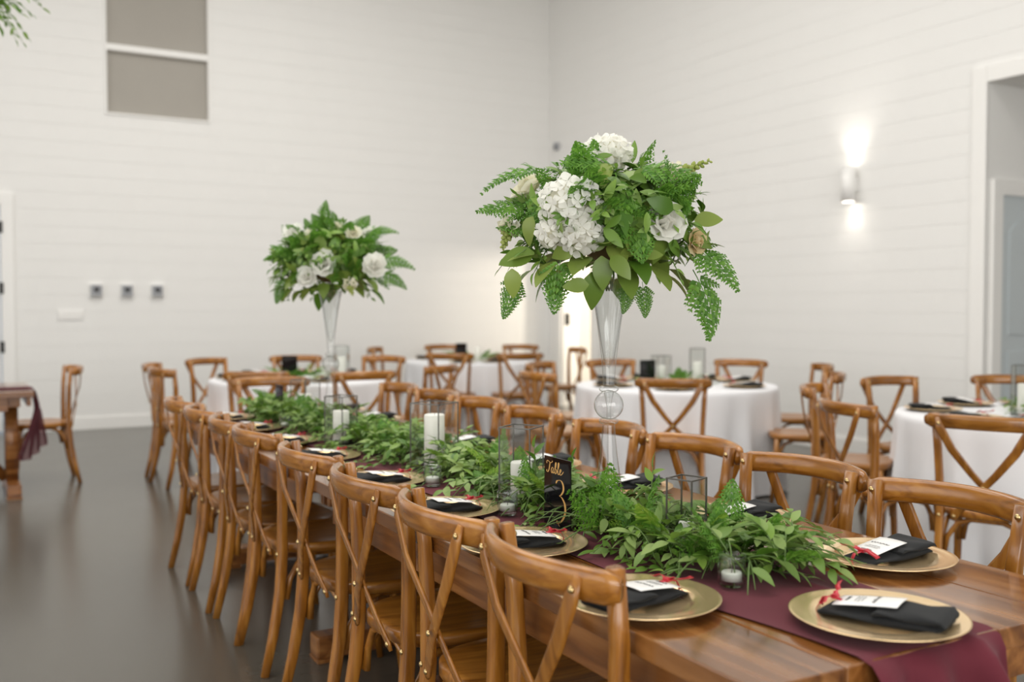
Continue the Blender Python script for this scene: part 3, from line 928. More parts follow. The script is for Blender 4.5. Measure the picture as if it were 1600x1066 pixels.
# solid things standing in the garland: (x, y, radius, top)
V1 = Vector((1.52, 2.18, 0.7645)); V2 = Vector((1.52, 4.43, 0.7645))
LANT = [(1.475, 1.80, 0.066, 0.175, 0.35, 0.045, 0.070), (1.440, 2.51, 0.097, 0.222, 0.62, 0.064, 0.115), (1.470, 3.18, 0.120, 0.235, 0.52, 0.072, 0.19), (1.405, 3.97, 0.095, 0.200, 0.52, 0.068, 0.135), (1.57, 4.98, 0.105, 0.20, 0.45, 0.07, 0.12)]
VOT = [(1.372, 1.530), (1.31, 2.36), (1.315, 2.86), (1.34, 4.55), (1.62, 2.80)]
SIGN = Vector((1.350, 2.165, 0.765))
def blocked(p):
    for x, y, w_, h_, a_, _, _ in LANT:
        if p.z < 0.765 + h_ + 0.01 and (p.x - x) ** 2 + (p.y - y) ** 2 < (w_ * 0.62) ** 2: return True
    for x, y in VOT:
        if p.z < 0.85 and (p.x - x) ** 2 + (p.y - y) ** 2 < 0.040 ** 2: return True
        # keep the candle cup in sight from the aisle side
        if p.z < 0.87 and abs((p.x - x) * RT.x + (p.y - y) * RT.y) < 0.034 and -0.16 < (p.x - x) * FW.x + (p.y - y) * FW.y < 0: return True
    for V in (V1, V2):
        rr = 0.052 if p.z < 0.86 else 0.035
        if p.z < 1.2 and (p.x - V.x) ** 2 + (p.y - V.y) ** 2 < rr ** 2: return True
    q = p - SIGN
    lat = q.x * RT.x + q.y * RT.y; dep = q.x * FW.x + q.y * FW.y
    if abs(lat) < 0.050 and -0.45 < dep < 0.05 and q.z > 0.030 + 0.25 * -dep * (0.4 if dep < 0 else 0) - 0.0: return True
    if abs(lat) < 0.075 and abs(dep) < 0.075: return q.z > 0.02
    # leave the plates uncovered
    for cy in LCY:
        if (p.x - 1.195) ** 2 + (p.y - cy) ** 2 < 0.150 ** 2: return True
    for cy in RCY:
        if (p.x - 1.835) ** 2 + (p.y - cy) ** 2 < 0.150 ** 2: return True
    if (p.x - 1.445) ** 2 + (p.y - 1.238) ** 2 < 0.17 ** 2: return True
    return p.x < 1.06

gl = thing('leafy_garland', 'long green garland of fern and ruscus along the maroon runner', 'garland', (1.48, 3.3, 0.765))
fo = Foliage(gl)
r = random.Random(21)
y = 1.50
while y < 5.36:
    cx = 1.49 + 0.04 * math.sin(y * 2.3)
    for k in range(4):
        a = r.uniform(0, 2 * PI)
        el = math.radians(r.uniform(5, 60))
        d = Vector((math.cos(a) * math.cos(el), (math.sin(a) * 0.8 - 0.2) * math.cos(el), math.sin(el)))
        L = r.uniform(0.10, 0.19)
        p0 = (cx + r.uniform(-.12, .12), y + r.uniform(-.03, .03), 0.785 + r.uniform(0, .04))
        ms = [LEAF[2], LEAF[2], LEAF[0]] if (math.sin(y * 5) > 0.2) else [LEAF[0], LEAF[1], LEAF[3], LEAF[2]]
        sprig(fo, r, p0, d, L, r.randint(7, 10), r.uniform(0.042, 0.062), ms, 0.770, r.uniform(0.35, 0.9), blocked)
    if r.random() < 0.62:
        a = r.uniform(0, 2 * PI); el = math.radians(r.uniform(12, 65))
        d = Vector((math.cos(a) * math.cos(el), (math.sin(a) - 0.3) * math.cos(el), math.sin(el)))
        p0 = Vector((cx + r.uniform(-.08, .08), y, 0.79))
        sz = r.uniform(0.11, 0.17)
        tip = p0 + d.normalized() * sz * 0.8
        if not blocked(tip) and not blocked(p0) and not blocked(p0.lerp(tip, .5)):
            fo.add(FERN_L if r.random() < 0.25 else r.choice(FERN), aim(p0, d, (r.uniform(-.4, .4), r.uniform(-.4, .4), 1), sz), sz)
    y += 0.020
# low fringe spilling over the runner edges
for k in range(70):
    y = 1.55 + 3.75 * (k + r.random()) / 70
    s = r.choice((-1, 1))
    d = Vector((s * r.uniform(0.4, 1), r.uniform(-1, 0.5), r.uniform(-.1, .25)))
    sprig(fo, r, (1.49 + s * r.uniform(.08, .16), y, 0.785), d, r.uniform(0.08, 0.15), r.randint(5, 8), r.uniform(.035, .052), [LEAF[0], LEAF[1], LEAF[2]], 0.769, 0.4, blocked)
# trailing sprigs at the draped end
for p0, d, L in (((1.50, 1.62, .80), (0.10, -0.20, .10), .22), ((1.54, 1.60, .81), (.6, -.30, .12), .26), ((1.56, 1.66, .82), (1, -.05, .30), .30), ((1.60, 1.62, .80), (.9, -.35, .05), .22), ((1.44, 1.62, .80), (-.35, -.5, .05), .13), ((1.50, 1.60, .83), (.45, -.5, .35), .22), ((1.58, 1.70, .83), (1, .15, .35), .26), ((1.46, 1.66, .82), (0, -.7, .5), .16), ((1.52, 1.58, .82), (.2, -.6, .15), .17)):
    sprig(fo, r, p0, d, L, 9, 0.060, [LEAF[0], LEAF[2], LEAF[1]], 0.770, 0.45, blocked)
# two taller fronds beside the near lantern
for p0, d, sz in (((1.53, 1.74, .80), (0.25, -.02, .9), .15), ((1.43, 1.66, .79), (.10, -.1, .75), .12), ((1.36, 1.98, .79), (-.45, -.35, .5), .17), ((1.42, 2.06, .79), (-.1, -.3, .7), .16), ((1.47, 1.70, .80), (-.7, -.5, .3), .18)):
    fo.add(FERN[0], aim(p0, d, (-.5, -.8, .6), sz), sz)
for p0, d in (((1.44, 2.42, .79), (.0, .1, 1)), ((1.47, 2.70, .79), (.2, .2, 1)), ((1.52, 2.0, .79), (.3, .3, 1)), ((1.45, 2.33, .78), (.2, -.2, 1))):
    sprig(fo, r, p0, d, 0.17, 7, 0.055, [LEAF[0], LEAF[1]], 0.77, 0.1, None)
fo.finish({'leaf': 300, 'fern_frond': 150})

# ------------------------------------------------------------------ glass vases
def make_vase(loc, label):
    t = thing('trumpet_vase', label, 'vase', loc)
    mb = MB(); mb.lathe([(0.0, 0.001), (0.052, 0.001), (0.054, 0.004), (0.049, 0.012), (0.043, 0.05), (0.033, 0.11), (0.0235, 0.175), (0.0185, 0.225), (0.0165, 0.258)], 36); mb.build('foot_cone', M['vase'], t)
    for z in (0.268, 0.354):
        mb = MB(); mb.lathe([(0.016 + 0.010 * abs(math.sin(a)) ** .8, z + 0.0075 * math.cos(a)) for a in [PI * i / 8 for i in range(9)]], 32); mb.build('collar', M['vase'], t)
    mb = MB(); mb.lathe([(max(0.004, 0.0395 * math.sin(a)), 0.311 - 0.0395 * math.cos(a)) for a in [PI * i / 18 for i in range(19)]], 36); ball = mb.build('ball', M['vase'], t)
    mb = MB(); mb.lathe([(0.006, 0.275), (0.005, 0.30), (0.009, 0.325), (0.014, 0.348)], 20); mb.build('inner_stem', M['vase'], ball)
    mb = MB(); mb.lathe([(0.015, 0.362), (0.0165, 0.385), (0.020, 0.43), (0.027, 0.49), (0.037, 0.56), (0.047, 0.615), (0.0545, 0.648), (0.0555, 0.650), (0.0535, 0.649), (0.045, 0.613), (0.035, 0.56), (0.024, 0.49), (0.014, 0.43), (0.0, 0.408)], 40); mb.build('trumpet', M['vase'], t)
    return t
make_vase(V1, 'tall clear glass trumpet vase beside the black table number sign')
make_vase(V2, 'tall clear glass trumpet vase near the far head of plank table')

# ------------------------------------------------------------------ flowers
def petal_patch(name, mat, cup=0.35):
    vs, fs = [], []
    n = 4
    for i in range(n + 1):
        t = i / n
        wv = 0.62 * math.sin(PI * (0.12 + 0.72 * t)) ** 0.8
        for j in range(5):
            u = (j - 2) / 2
            vs.append((u * wv, t, cup * (t * t * 0.5 + u * u * 0.35) + 0.03 * math.sin(5 * u + 3 * t)))
    for i in range(n):
        for j in range(4):
            a = i * 5 + j; fs.append((a, a + 1, a + 6, a + 5))
    me = bpy.data.meshes.new(name); me.from_pydata(vs, [], fs)
    me.polygons.foreach_set('use_smooth', [True] * len(fs)); me.materials.append(mat)
    return me
def floret_mesh(mat, seed):
    r = random.Random(seed); vs, fs = [], []
    for k in range(4):
        a0 = k * PI / 2 + r.uniform(-.1, .1)
        o = len(vs)
        vs.append((0, 0, -0.15))
        for i in range(3):
            t = (0.42, 0.8, 1.0)[i]; wv = (0.34, 0.50, 0.26)[i]
            for j in (-1, 0, 1):
                x, yv = wv * j, t * (1 - 0.06 * abs(j))
                z = 0.18 * t * t - 0.15 * (1 - t) - 0.10 * abs(j) + r.uniform(-.05, .05)
                vs.append((x * math.cos(a0) - yv * math.sin(a0), x * math.sin(a0) + yv * math.cos(a0), z))
        fs += [(o, o + 1, o + 2), (o, o + 2, o + 3)]
        for i in range(2):
            for j in range(2):
                b = o + 1 + i * 3 + j; fs.append((b, b + 3, b + 4, b + 1))
    me = bpy.data.meshes.new('floret'); me.from_pydata(vs, [], fs)
    me.polygons.foreach_set('use_smooth', [True] * len(fs)); me.materials.append(mat)
    return me
FLORET = [floret_mesh(M['white_petal'], i) for i in range(3)]
def hydrangea(root, c, rx, ry, rz, n, seed, size=0.021):
    """ellipsoid head, axes along view-right, view-depth, up"""
    r = random.Random(seed)
    e = bpy.data.objects.new('hydrangea', None); COL.objects.link(e); e.parent = root; e.location = Vector(c) - root.location
    e.empty_display_size = 0.05
    FH = Vector((FW.x, FW.y, 0)).normalized()
    core = MB()
    core.lathe([(0.80 * math.sin(a), -0.80 * math.cos(a)) for a in [PI * i / 8 for i in range(9)]], 14)
    core.v = [tuple(RT * (p[0] * rx) + FH * (p[1] * ry) + Vector((0, 0, p[2] * rz))) for p in core.v]
    core.build('flower_core', M['cream_petal'], e)
    g = (1 + 5 ** 0.5) / 2
    for i in range(n):
        z = 1 - 2 * (i + 0.5) / n; a = 2 * PI * i / g; q = math.sqrt(1 - z * z)
        u = Vector((q * math.cos(a), q * math.sin(a), z))
        p = RT * (u.x * rx) + FH * (u.y * ry) + Vector((0, 0, u.z * rz))
        nr = (RT * (u.x / rx) + FH * (u.y / ry) + Vector((0, 0, u.z / rz))).normalized()
        p *= r.uniform(0.92, 1.06)
        nr = (nr + rdir(r) * 0.35).normalized()
        link('floret', r.choice(FLORET), e, aim(p, nr.cross(rdir(r)), nr, size * r.uniform(.85, 1.2)))
    return e
PET = {k: petal_patch('petal', M[k]) for k in ('white_petal', 'cream_petal', 'peach_petal')}
PETO = {k: petal_patch('petal', M[k], -0.22) for k in ('white_petal', 'cream_petal', 'peach_petal')}
def rose(root, c, facing, R, seed, mat='white_petal'):
    r = random.Random(seed)
    e = bpy.data.objects.new('rose', None); COL.objects.link(e); e.parent = root; e.location = Vector(c) - root.location
    e.empty_display_size = 0.03
    f = Vector(facing).normalized()
    a = f.orthogonal().normalized(); b = f.cross(a)
    for ring, (cnt, op, sc) in enumerate(((3, 0.06, 0.92), (4, 0.26, 1.02), (5, 0.58, 1.08), (6, 0.98, 1.16))):
        for k in range(cnt):
            an = 2 * PI * (k + 0.5 * ring) / cnt + r.uniform(-.2, .2)
            out = a * math.cos(an) + b * math.sin(an)
            d = (f * math.cos(op) + out * math.sin(op)).normalized()
            base = out * (R * 0.10 * ring) - f * R * 0.55
            link('petal', (PETO if ring >= 2 else PET)[mat], e, aim(base, (d + rdir(r) * 0.14).normalized(), -out + f * 0.2 + rdir(r) * 0.12, R * sc * r.uniform(.88, 1.12)))
    return e
def bud_mesh():
    mb = MB(); mb.lathe([(0.0, -0.5), (0.28, -0.3), (0.36, 0.0), (0.24, 0.35), (0.0, 0.55)], 8)
    return mb
BUD_G = bud_mesh().mesh('bud', M['bud']); BUD_C = bud_mesh().mesh('bud', M['cream_petal'])
def snapdragon(root, p0, d, L, seed):
    r = random.Random(seed)
    e = bpy.data.objects.new('snapdragon', None); COL.objects.link(e); e.parent = root; e.location = Vector(p0) - root.location
    e.empty_display_size = 0.03
    d = Vector(d).normalized(); a = d.orthogonal().normalized(); b = d.cross(a)
    mb = MB(); mb.tube([d * 0, d * L * .5, d * L], [0.003, 0.0025, 0.001], 6); mb.build('stem', M['stem'], e)
    for i in range(26):
        t = i / 25; an = i * 2.4
        out = (a * math.cos(an) + b * math.sin(an))
        sz = 0.030 * (1 - 0.72 * t)
        p = d * (L * t) + out * sz * 0.42
        dd = (out + d * 0.9).normalized()
        if t < 0.42:
            for q in (-1, 1): link('petal', PET['cream_petal'], e, aim(p, (dd + out.cross(d) * q * .5).normalized(), out, sz * 0.9))
        else: link('bud', BUD_G, e, aim(p, dd, out, sz * 1.1) @ Matrix.Rotation(-PI / 2, 4, 'X'))
    return e

FH = Vector((FW.x, FW.y, 0)).normalized()
def bouquet(V, label, seed, C_up, rx, rz, spec):
    C = V + Vector((0, 0, C_up))
    root = thing('flower_bouquet', label, 'bouquet', V + Vector((0, 0, 0.655)))
    fo = Foliage(root)
    r = random.Random(seed)
    E = lambda u, k: C + Vector((u.x * rx * k, u.y * rx * k, u.z * rz * k))
    # holder for the stems
    mb = MB(); mb.lathe([(max(.002, 0.085 * math.sin(a)), -0.07 * math.cos(a)) for a in [PI * i / 8 for i in range(9)]], 16, o=tuple(C - root.location - Vector((0, 0, 0.03)))); mb.build('flower_foam', M['brown_stem'], root)
    mb = MB()
    for k in range(6):
        a = k * 1.05; mb.tube([(0.02 * math.cos(a), 0.02 * math.sin(a), C_up - .65 - .03), (0.014 * math.cos(a + 1), 0.014 * math.sin(a + 1), 0.0), (0.008 * math.cos(a + 2), 0.008 * math.sin(a + 2), -0.04)], 0.0022, 5)
    mb.build('cut_stems', M['stem'], root)['kind'] = 'stuff'
    # inner filling: leaves lying across the mound, facing outwards
    for k in range(spec['inner']):
        u = rdir(r)
        if u.z < -0.6: u.z = -u.z
        p = E(u, r.uniform(0.45, 0.85))
        tan = u.cross(rdir(r)).normalized()
        d = (tan + u * r.uniform(0.0, 0.7) - Vector((0, 0, .25))).normalized()
        sz = r.uniform(0.045, 0.08)
        fo.add(r.choice(SALAL + LEAF), aim(p - d * sz * .4, d, u + rdir(r) * .35, sz), sz)
    # outer sprigs
    for k in range(spec['sprigs']):
        u = rdir(r)
        if u.z < -0.45: u.z = abs(u.z) * .6
        u.normalize()
        p = E(u, 0.50); d = (Vector((u.x, u.y, u.z * .7)) + rdir(r) * 0.75).normalized()
        sprig(fo, r, p, d, r.uniform(0.10, 0.165), r.randint(6, 9), r.uniform(.034, .052), [LEAF[0], LEAF[1], LEAF[3], LEAF[0], LEAF[2]], V.z + 0.60, r.uniform(.1, .5), None, u + Vector((0, 0, .3)))
    # broad leaves around the lower rim
    for k in range(spec['salal']):
        a = 2 * PI * (k + r.uniform(-.3, .3)) / spec['salal']
        out = Vector((math.cos(a), math.sin(a), 0))
        p = C + out * rx * r.uniform(0.30, 0.75) + Vector((0, 0, -rz * r.uniform(0.25, 0.75)))
        d = (out + Vector((0, 0, r.uniform(-1.0, 0.15))) + rdir(r) * .25).normalized()
        sz = r.uniform(0.075, 0.105)
        fo.add(r.choice(SALAL), aim(p, d, out * 0.8 + Vector((0, 0, .9)), sz), sz)
    # fern fronds
    for k in range(spec['ferns']):
        u = rdir(r)
        if u.z < -0.3: u.z = -u.z
        u.normalize()
        p = E(u, 0.50); d = (Vector((u.x, u.y, u.z * .8 + .1)) + rdir(r) * .4).normalized()
        sz = r.uniform(0.12, 0.18)
        fo.add(r.choice(FERN), aim(p, d, u * 1.2 + Vector((0, 0, .6)) + rdir(r) * .3, sz), sz)
    for me, p0, d, nr, sz in spec['extra']:
        fo.add(me, aim(p0, d, nr, sz), sz)
    for f in spec['flowers']: f(root)
    fo.finish({'leaf': 300, 'fern_frond': 120})
    return root
D1, D2 = 2.645, 4.60
P1 = lambda x, y, tow=0.0: at_depth(x, y, D1 - tow)
P2 = lambda x, y, tow=0.0: at_depth(x, y, D2 - tow)
Z = Vector((0, 0, 1))
toward = -FH
ex1 = [
    (FERN[2], P1(962, 270, .17), RT * 0.1 - Z * 1.0 + toward * .45, toward + Z * .5, .20),
    (FERN[2], P1(985, 300, .19), RT * .15 - Z * 1 + toward * .25, toward + Z * .4, .19),
    (FERN[0], P1(960, 300, .17), RT * -.5 - Z * .75 + toward * .3, toward + Z * .4, .16),
    (FERN[0], P1(990, 262, .14), RT * 1.0 + Z * .05 + toward * .3, toward * .8 + Z * .8, .17),
    (FERN[0], P1(965, 265, .14), RT * -.9 + Z * .3 + toward * .3, toward * .8 + Z * .8, .16),
    (FERN[1], P1(1085, 420, .05), RT * .45 - Z * .85, toward + Z * .3 + RT * .3, .21),
    (FERN[1], P1(1075, 380, .10), RT * .8 - Z * .45 + toward * .2, toward + Z * .6, .18),
    (FERN[0], P1(860, 290, .12), RT * -.2 - Z * .9 + toward * .3, toward + Z * .3, .16),
    (FERN[0], P1(870, 300, .14), RT * .15 - Z * .9 + toward * .45, toward + Z * .3, .14),
    (FERN[1], P1(850, 265, .05), RT * -.9 + Z * .1, toward * .6 + Z, .17),
    (FERN[0], P1(830, 330, .06), RT * -1 + Z * .25, toward * .7 + Z * .7, .15),
    (FERN[0], P1(880, 400, .16), RT * -.2 - Z * 1 + toward * .2, toward + Z * .3, .15),
    (FERN[1], P1(815, 430, .08), RT * -.45 - Z * .8, toward + Z * .3, .13),
    (FERN[1], P1(1005, 440, .10), RT * .1 - Z, toward, .10), (FERN[1], P1(985, 440, .08), RT * -.2 - Z, toward, .09),
    (LEAF[3], P1(988, 255, .02), Z + RT * .1, toward, .06), (LEAF[3], P1(915, 262, .02), Z * .9 - RT * .25, toward, .05), (LEAF[3], P1(930, 245, .1), RT * .9 + Z * .1, toward, .045),
    (SALAL[0], P1(955, 400, .20), RT * .55 - Z * .65 + toward * .25, toward + Z * .4, .075),
    (SALAL[0], P1(905, 360, .19), RT * .75 - Z * .30 + toward * .2, toward + Z * .4, .085),
    (SALAL[0], P1(835, 395, .12), RT * -.95 - Z * .25, toward + Z * .5, .095),
    (SALAL[0], P1(800, 420, .12), RT * .05 - Z * 1, toward + Z * .1, .075),
    (SALAL[0], P1(940, 400, .18), RT * .05 - Z * 1 + toward * .1, toward, .085),
    (SALAL[1], P1(925, 425, .17), RT * .1 - Z * 1, toward + RT * .3, .095),
    (SALAL[0], P1(920, 445, .19), RT * -.9 - Z * .05, toward + Z * .2, .065),
    (SALAL[1], P1(870, 425, .15), RT * -.15 - Z * 1, toward, .075),
    (SALAL[0], P1(1085, 345, .10), RT * .95 + Z * .10, toward + Z * .4, .075),
    (SALAL[1], P1(1075, 365, .12), RT * .9 - Z * .4, toward + Z * .4, .075),
    (SALAL[0], P1(1005, 400, .19), RT * .8 + Z * .1, toward + Z * .5, .05),
]
fl1 = [
    lambda o: hydrangea(o, P1(893, 322, .175), 0.078, 0.07, 0.072, 70, 1),
    lambda o: hydrangea(o, P1(908, 362, .185), 0.058, 0.055, 0.050, 50, 2),
    lambda o: hydrangea(o, P1(862, 366, .165), 0.036, 0.04, 0.034, 26, 3, .018),
    lambda o: hydrangea(o, P1(947, 240, .03), 0.064, 0.06, 0.044, 50, 4),
    lambda o: rose(o, P1(1042, 346, .19), toward + RT * .35 + Z * .25, 0.039, 5),
    lambda o: rose(o, P1(822, 290, -.02), RT * -.7 + Z * .9 + toward * .3, 0.042, 6, 'cream_petal'),
    lambda o: rose(o, P1(1090, 378, .12), toward + RT * .9 - Z * .1, 0.028, 7, 'peach_petal'),
    lambda o: rose(o, P1(1052, 272, .04), RT * .8 + Z * .6 + toward * .2, 0.030, 8, 'cream_petal'),
    lambda o: snapdragon(o, P1(1040, 278, .05), RT * 1.0 + Z * .38, 0.125, 9),
    lambda o: snapdragon(o, P1(800, 345, .04), RT * -.3 - Z * .9 + toward * .2, 0.08, 10),
]
bouquet(V1, 'large bouquet of white hydrangea, roses and fern by table number sign', 5, 0.790, 0.300, 0.185,
        dict(inner=520, sprigs=120, salal=40, ferns=44, extra=ex1, flowers=fl1))
ex2 = [(FERN[2], P2(511, 368, .05), Z + RT * .05, toward * .6 + RT * .8, .17), (FERN[0], P2(505, 380, .05), Z - RT * .25, toward, .12), (FERN[0], P2(520, 378, .05), Z + RT * .3, toward, .12), (FERN[1], P2(590, 405, .1), RT + Z * .05, toward + Z * .8, .17), (FERN[1], P2(595, 425, .1), RT * .8 - Z * .35, toward + Z * .5, .14), (FERN[1], P2(448, 435, .1), RT * -.5 - Z * .8, toward, .14), (FERN[1], P2(570, 365, .05), RT * .9 + Z * .35, toward + Z * .9, .15), (FERN[0], P2(455, 400, .05), RT * -1 + Z * .1, toward + Z * .9, .14)]
fl2 = [lambda o: rose(o, P2(455, 362, .10), Z * .8 + toward - RT * .4, 0.038, 11), lambda o: rose(o, P2(503, 411, .24), toward + Z * .2, 0.044, 12), lambda o: rose(o, P2(478, 432, .22), toward, 0.034, 13),
       lambda o: rose(o, P2(585, 414, .20), toward + RT * .4, 0.042, 14), lambda o: rose(o, P2(552, 362, .12), toward + Z * .6 + RT * .3, 0.028, 15, 'cream_petal'), lambda o: rose(o, P2(488, 364, .1), toward + Z * .9, 0.026, 16, 'cream_petal'), lambda o: rose(o, P2(575, 362, .05), toward + Z * .9, 0.027, 17), lambda o: rose(o, P2(525, 354, .05), toward + Z * .9, 0.027, 18, 'cream_petal'), lambda o: snapdragon(o, P2(545, 440, .2), RT * .2 - Z * .5 + toward * .4, 0.08, 19)]
bouquet(V2, 'bouquet of white roses and fern rising near the far table head', 8, 0.785, 0.295, 0.185,
        dict(inner=480, sprigs=100, salal=30, ferns=60, extra=ex2, flowers=fl2))

# ------------------------------------------------------------------ lanterns, candles, votives, signs
def lantern(loc, w_, h_, rz, label, group=None, bar=0.0017):
    t = thing('glass_lantern', label, 'lantern', loc, rz, group)
    q = w_ / 2
    mb = MB()
    for z in (bar, h_ - bar):
        for s in (-1, 1):
            mb.box(-q, q, s * q - bar, s * q + bar, z - bar, z + bar); mb.box(s * q - bar, s * q + bar, -q, q, z - bar, z + bar)
    for a in (-1, 1):
        for b in (-1, 1): mb.box(a * q - bar, a * q + bar, b * q - bar, b * q + bar, 0, h_)
    mb.build('frame', M['lantern_metal'], t)
    for k in range(4):
        m2 = MB(); m2.add([(-q, -q, 2 * bar), (q, -q, 2 * bar), (q, -q, h_ - 2 * bar), (-q, -q, h_ - 2 * bar)], [(0, 1, 2, 3)], False)
        o = m2.build('glass_pane', M['pane'], t); o.rotation_euler = (0, 0, k * PI / 2)
    m2 = MB(); m2.box(-q, q, -q, q, 0.0005, 0.0025); m2.build('base', M['dark_metal'], t)
    return t
def candle(loc, d, h_, label, group=None):
    t = thing('pillar_candle', label, 'candle', loc, 0, group)
    mb = MB(); mb.lathe([(d / 2 - 0.003, 0), (d / 2, 0.004), (d / 2, h_ - 0.004), (d / 2 - 0.003, h_), (d / 2 - 0.012, h_ - 0.004), (0.003, h_ - 0.010)], 28, True, True); mb.build('wax', M['wax'], t)
    mb = MB(); mb.tube([(0, 0, h_ - 0.011), (0.001, 0, h_), (0.003, 0, h_ + 0.006)], 0.001, 5); mb.build('wick', M['wick'], t)
LN = ['nearest the votive cup at the draped end', 'just behind the black sign facing the round tables', 'midway between the two tall vases', 'just before the vase near the far head', 'beyond the vase near the far head']
for i, (x, y, w_, h_, a_, cd, chh) in enumerate(LANT):
    lantern((x, y, 0.7665), w_, h_, a_, 'square glass lantern in the garland, ' + LN[i], 'glass lanterns in the garland')
    candle((x, y, 0.7695), cd * (0.8 if i == 0 else 1), chh, 'white pillar candle inside the lantern ' + LN[i], 'pillar candles in the garland')
def votive(loc, label, group):
    t = thing('votive_cup', label, 'candle cup', loc, 0, group)
    rib = lambda r_, z, a: r_ + (0.0009 * math.cos(a * 36) if 0.008 < z < 0.055 else 0)
    mb = MB(); mb.lathe([(0.0, 0.0005), (0.024, 0.0005), (0.027, 0.004), (0.0275, 0.03), (0.0285, 0.055), (0.0292, 0.062), (0.0285, 0.0635), (0.0272, 0.062), (0.0262, 0.05), (0.0255, 0.012), (0.0, 0.010)], 108, wob=rib); mb.build('ribbed_glass', M['votive'], t)
    mb = MB(); mb.lathe([(0.0, 0.0115), (0.0205, 0.0115), (0.021, 0.026), (0.019, 0.029), (0.003, 0.026), (0.0, 0.026)], 24); mb.build('wax', M['wax'], t)
    mb = MB(); mb.tube([(0, 0, 0.026), (0.001, 0, 0.033)], 0.0008, 5); mb.build('wick', M['wick'], t)
M['votive'] = thin_glass('ribbed_votive_glass', (0.92, 0.945, 0.935), (0.66, 0.73, 0.71), 1.5, 0.5, 1.5)
VN = ['beside the charger on the runner', 'beside the black table sign', 'among leaves across from fourth charger', 'near the far vase', 'on the round-tables edge of the garland']
for i, (x, y) in enumerate(VOT): votive((x, y, 0.7688), 'ribbed glass votive cup ' + VN[i], 'votive cups in the garland')

def ribbon_stroke(mb, pts, wmin, wmax, yo, closed=False):
    """flat calligraphic stroke in the xz plane: wide on downstrokes"""
    P = []
    # Catmull-Rom
    q = [pts[0]] + list(pts) + [pts[-1]]
    for i in range(1, len(q) - 2):
        for k in range(6):
            t = k / 6
            P.append(tuple(0.5 * ((2 * q[i][c]) + (-q[i - 1][c] + q[i + 1][c]) * t + (2 * q[i - 1][c] - 5 * q[i][c] + 4 * q[i + 1][c] - q[i + 2][c]) * t * t + (-q[i - 1][c] + 3 * q[i][c] - 3 * q[i + 1][c] + q[i + 2][c]) * t ** 3) for c in (0, 1)))
    P.append(pts[-1])
    L, Rr = [], []
    for i, p in enumerate(P):
        a, b = P[max(0, i - 1)], P[min(len(P) - 1, i + 1)]
        dx, dz = b[0] - a[0], b[1] - a[1]
        l = math.hypot(dx, dz) or 1
        wv = wmin + (wmax - wmin) * max(0, abs(dz) / l - 0.25) / 0.75
        e = min(i, len(P) - 1 - i); wv *= min(1, 0.35 + e * 0.22)
        nx, nz = -dz / l, dx / l
        L.append((p[0] + nx * wv / 2, yo, p[1] + nz * wv / 2)); Rr.append((p[0] - nx * wv / 2, yo, p[1] - nz * wv / 2))
    n = len(P)
    mb.add(L + Rr, [(i, i + 1, n + i + 1, n + i) for i in range(n - 1)], False)

def table_sign(loc, rz, label, digit):
    t = thing('table_number_sign', label, 'sign', loc, rz)
    mb = MB(); mb.box(-0.0635, 0.0635, -0.0015, 0.0015, 0.004, 0.182); mb.build('panel', M['acrylic'], t, 0.0006)
    mb = MB(); mb.box(-0.045, 0.045, -0.015, 0.015, 0, 0.004); mb.build('stand', M['acrylic'], t)
    if digit:
        # front face is at -y
        mb = MB(); yo = -0.0017
        S = lambda pts, s, ox, oz: [(ox + x * s, oz + z * s) for x, z in pts]
        s = 0.0262; ox, oz = -0.050, 0.140
        # T
        ribbon_stroke(mb, S([(0.02, 0.86), (-0.02, 1.02), (0.15, 1.16), (0.42, 1.08), (0.72, 1.0), (0.98, 1.10), (1.06, 1.24)], s, ox, oz), 0.0014, 0.0034, yo)
        ribbon_stroke(mb, S([(0.62, 1.05), (0.52, 0.66), (0.38, 0.24), (0.16, 0.02), (-0.02, 0.10), (0.02, 0.24)], s, ox, oz), 0.0014, 0.0042, yo)
        # a
        ribbon_stroke(mb, S([(1.20, 0.50), (1.02, 0.58), (0.84, 0.36), (0.84, 0.10), (0.98, 0.02), (1.16, 0.30), (1.24, 0.54), (1.16, 0.16), (1.24, 0.02), (1.40, 0.14)], s, ox, oz), 0.0012, 0.0034, yo)
        # b
        ribbon_stroke(mb, S([(1.40, 0.14), (1.68, 0.72), (1.74, 1.08), (1.62, 1.10), (1.54, 0.70), (1.50, 0.20), (1.60, 0.00), (1.80, 0.14), (1.82, 0.42), (1.70, 0.44), (1.90, 0.38)], s, ox, oz), 0.0012, 0.0036, yo)
        # l
        ribbon_stroke(mb, S([(1.90, 0.20), (2.20, 0.74), (2.26, 1.12), (2.14, 1.12), (2.06, 0.60), (2.06, 0.14), (2.18, 0.0), (2.34, 0.14)], s, ox, oz), 0.0012, 0.0036, yo)
        # e with tail
        ribbon_stroke(mb, S([(2.34, 0.14), (2.60, 0.36), (2.62, 0.54), (2.48, 0.54), (2.40, 0.24), (2.52, 0.0), (2.78, 0.12), (3.10, 0.42)], s, ox, oz), 0.0012, 0.0034, yo)
        # 3
        ribbon_stroke(mb, [(-0.006, 0.116), (0.002, 0.124), (0.018, 0.126), (0.029, 0.116), (0.030, 0.102), (0.020, 0.090), (0.010, 0.086)], 0.0014, 0.0080, yo)
        ribbon_stroke(mb, [(0.010, 0.086), (0.024, 0.082), (0.037, 0.068), (0.039, 0.048), (0.030, 0.030), (0.014, 0.017), (-0.004, 0.012)], 0.0014, 0.0090, yo)
        ribbon_stroke(mb, [(-0.004, 0.012), (0.000, 0.020), (0.006, 0.012), (0.014, 0.006)], 0.0012, 0.0024, yo)
        mb.build('lettering', M['gold_ink'], t)
    return t
dirv = RT * 0.0625 - FH * 0.110
table_sign(SIGN, math.atan2(dirv.y, dirv.x), 'black acrylic table number sign reading Table 3 in gold script', 3)
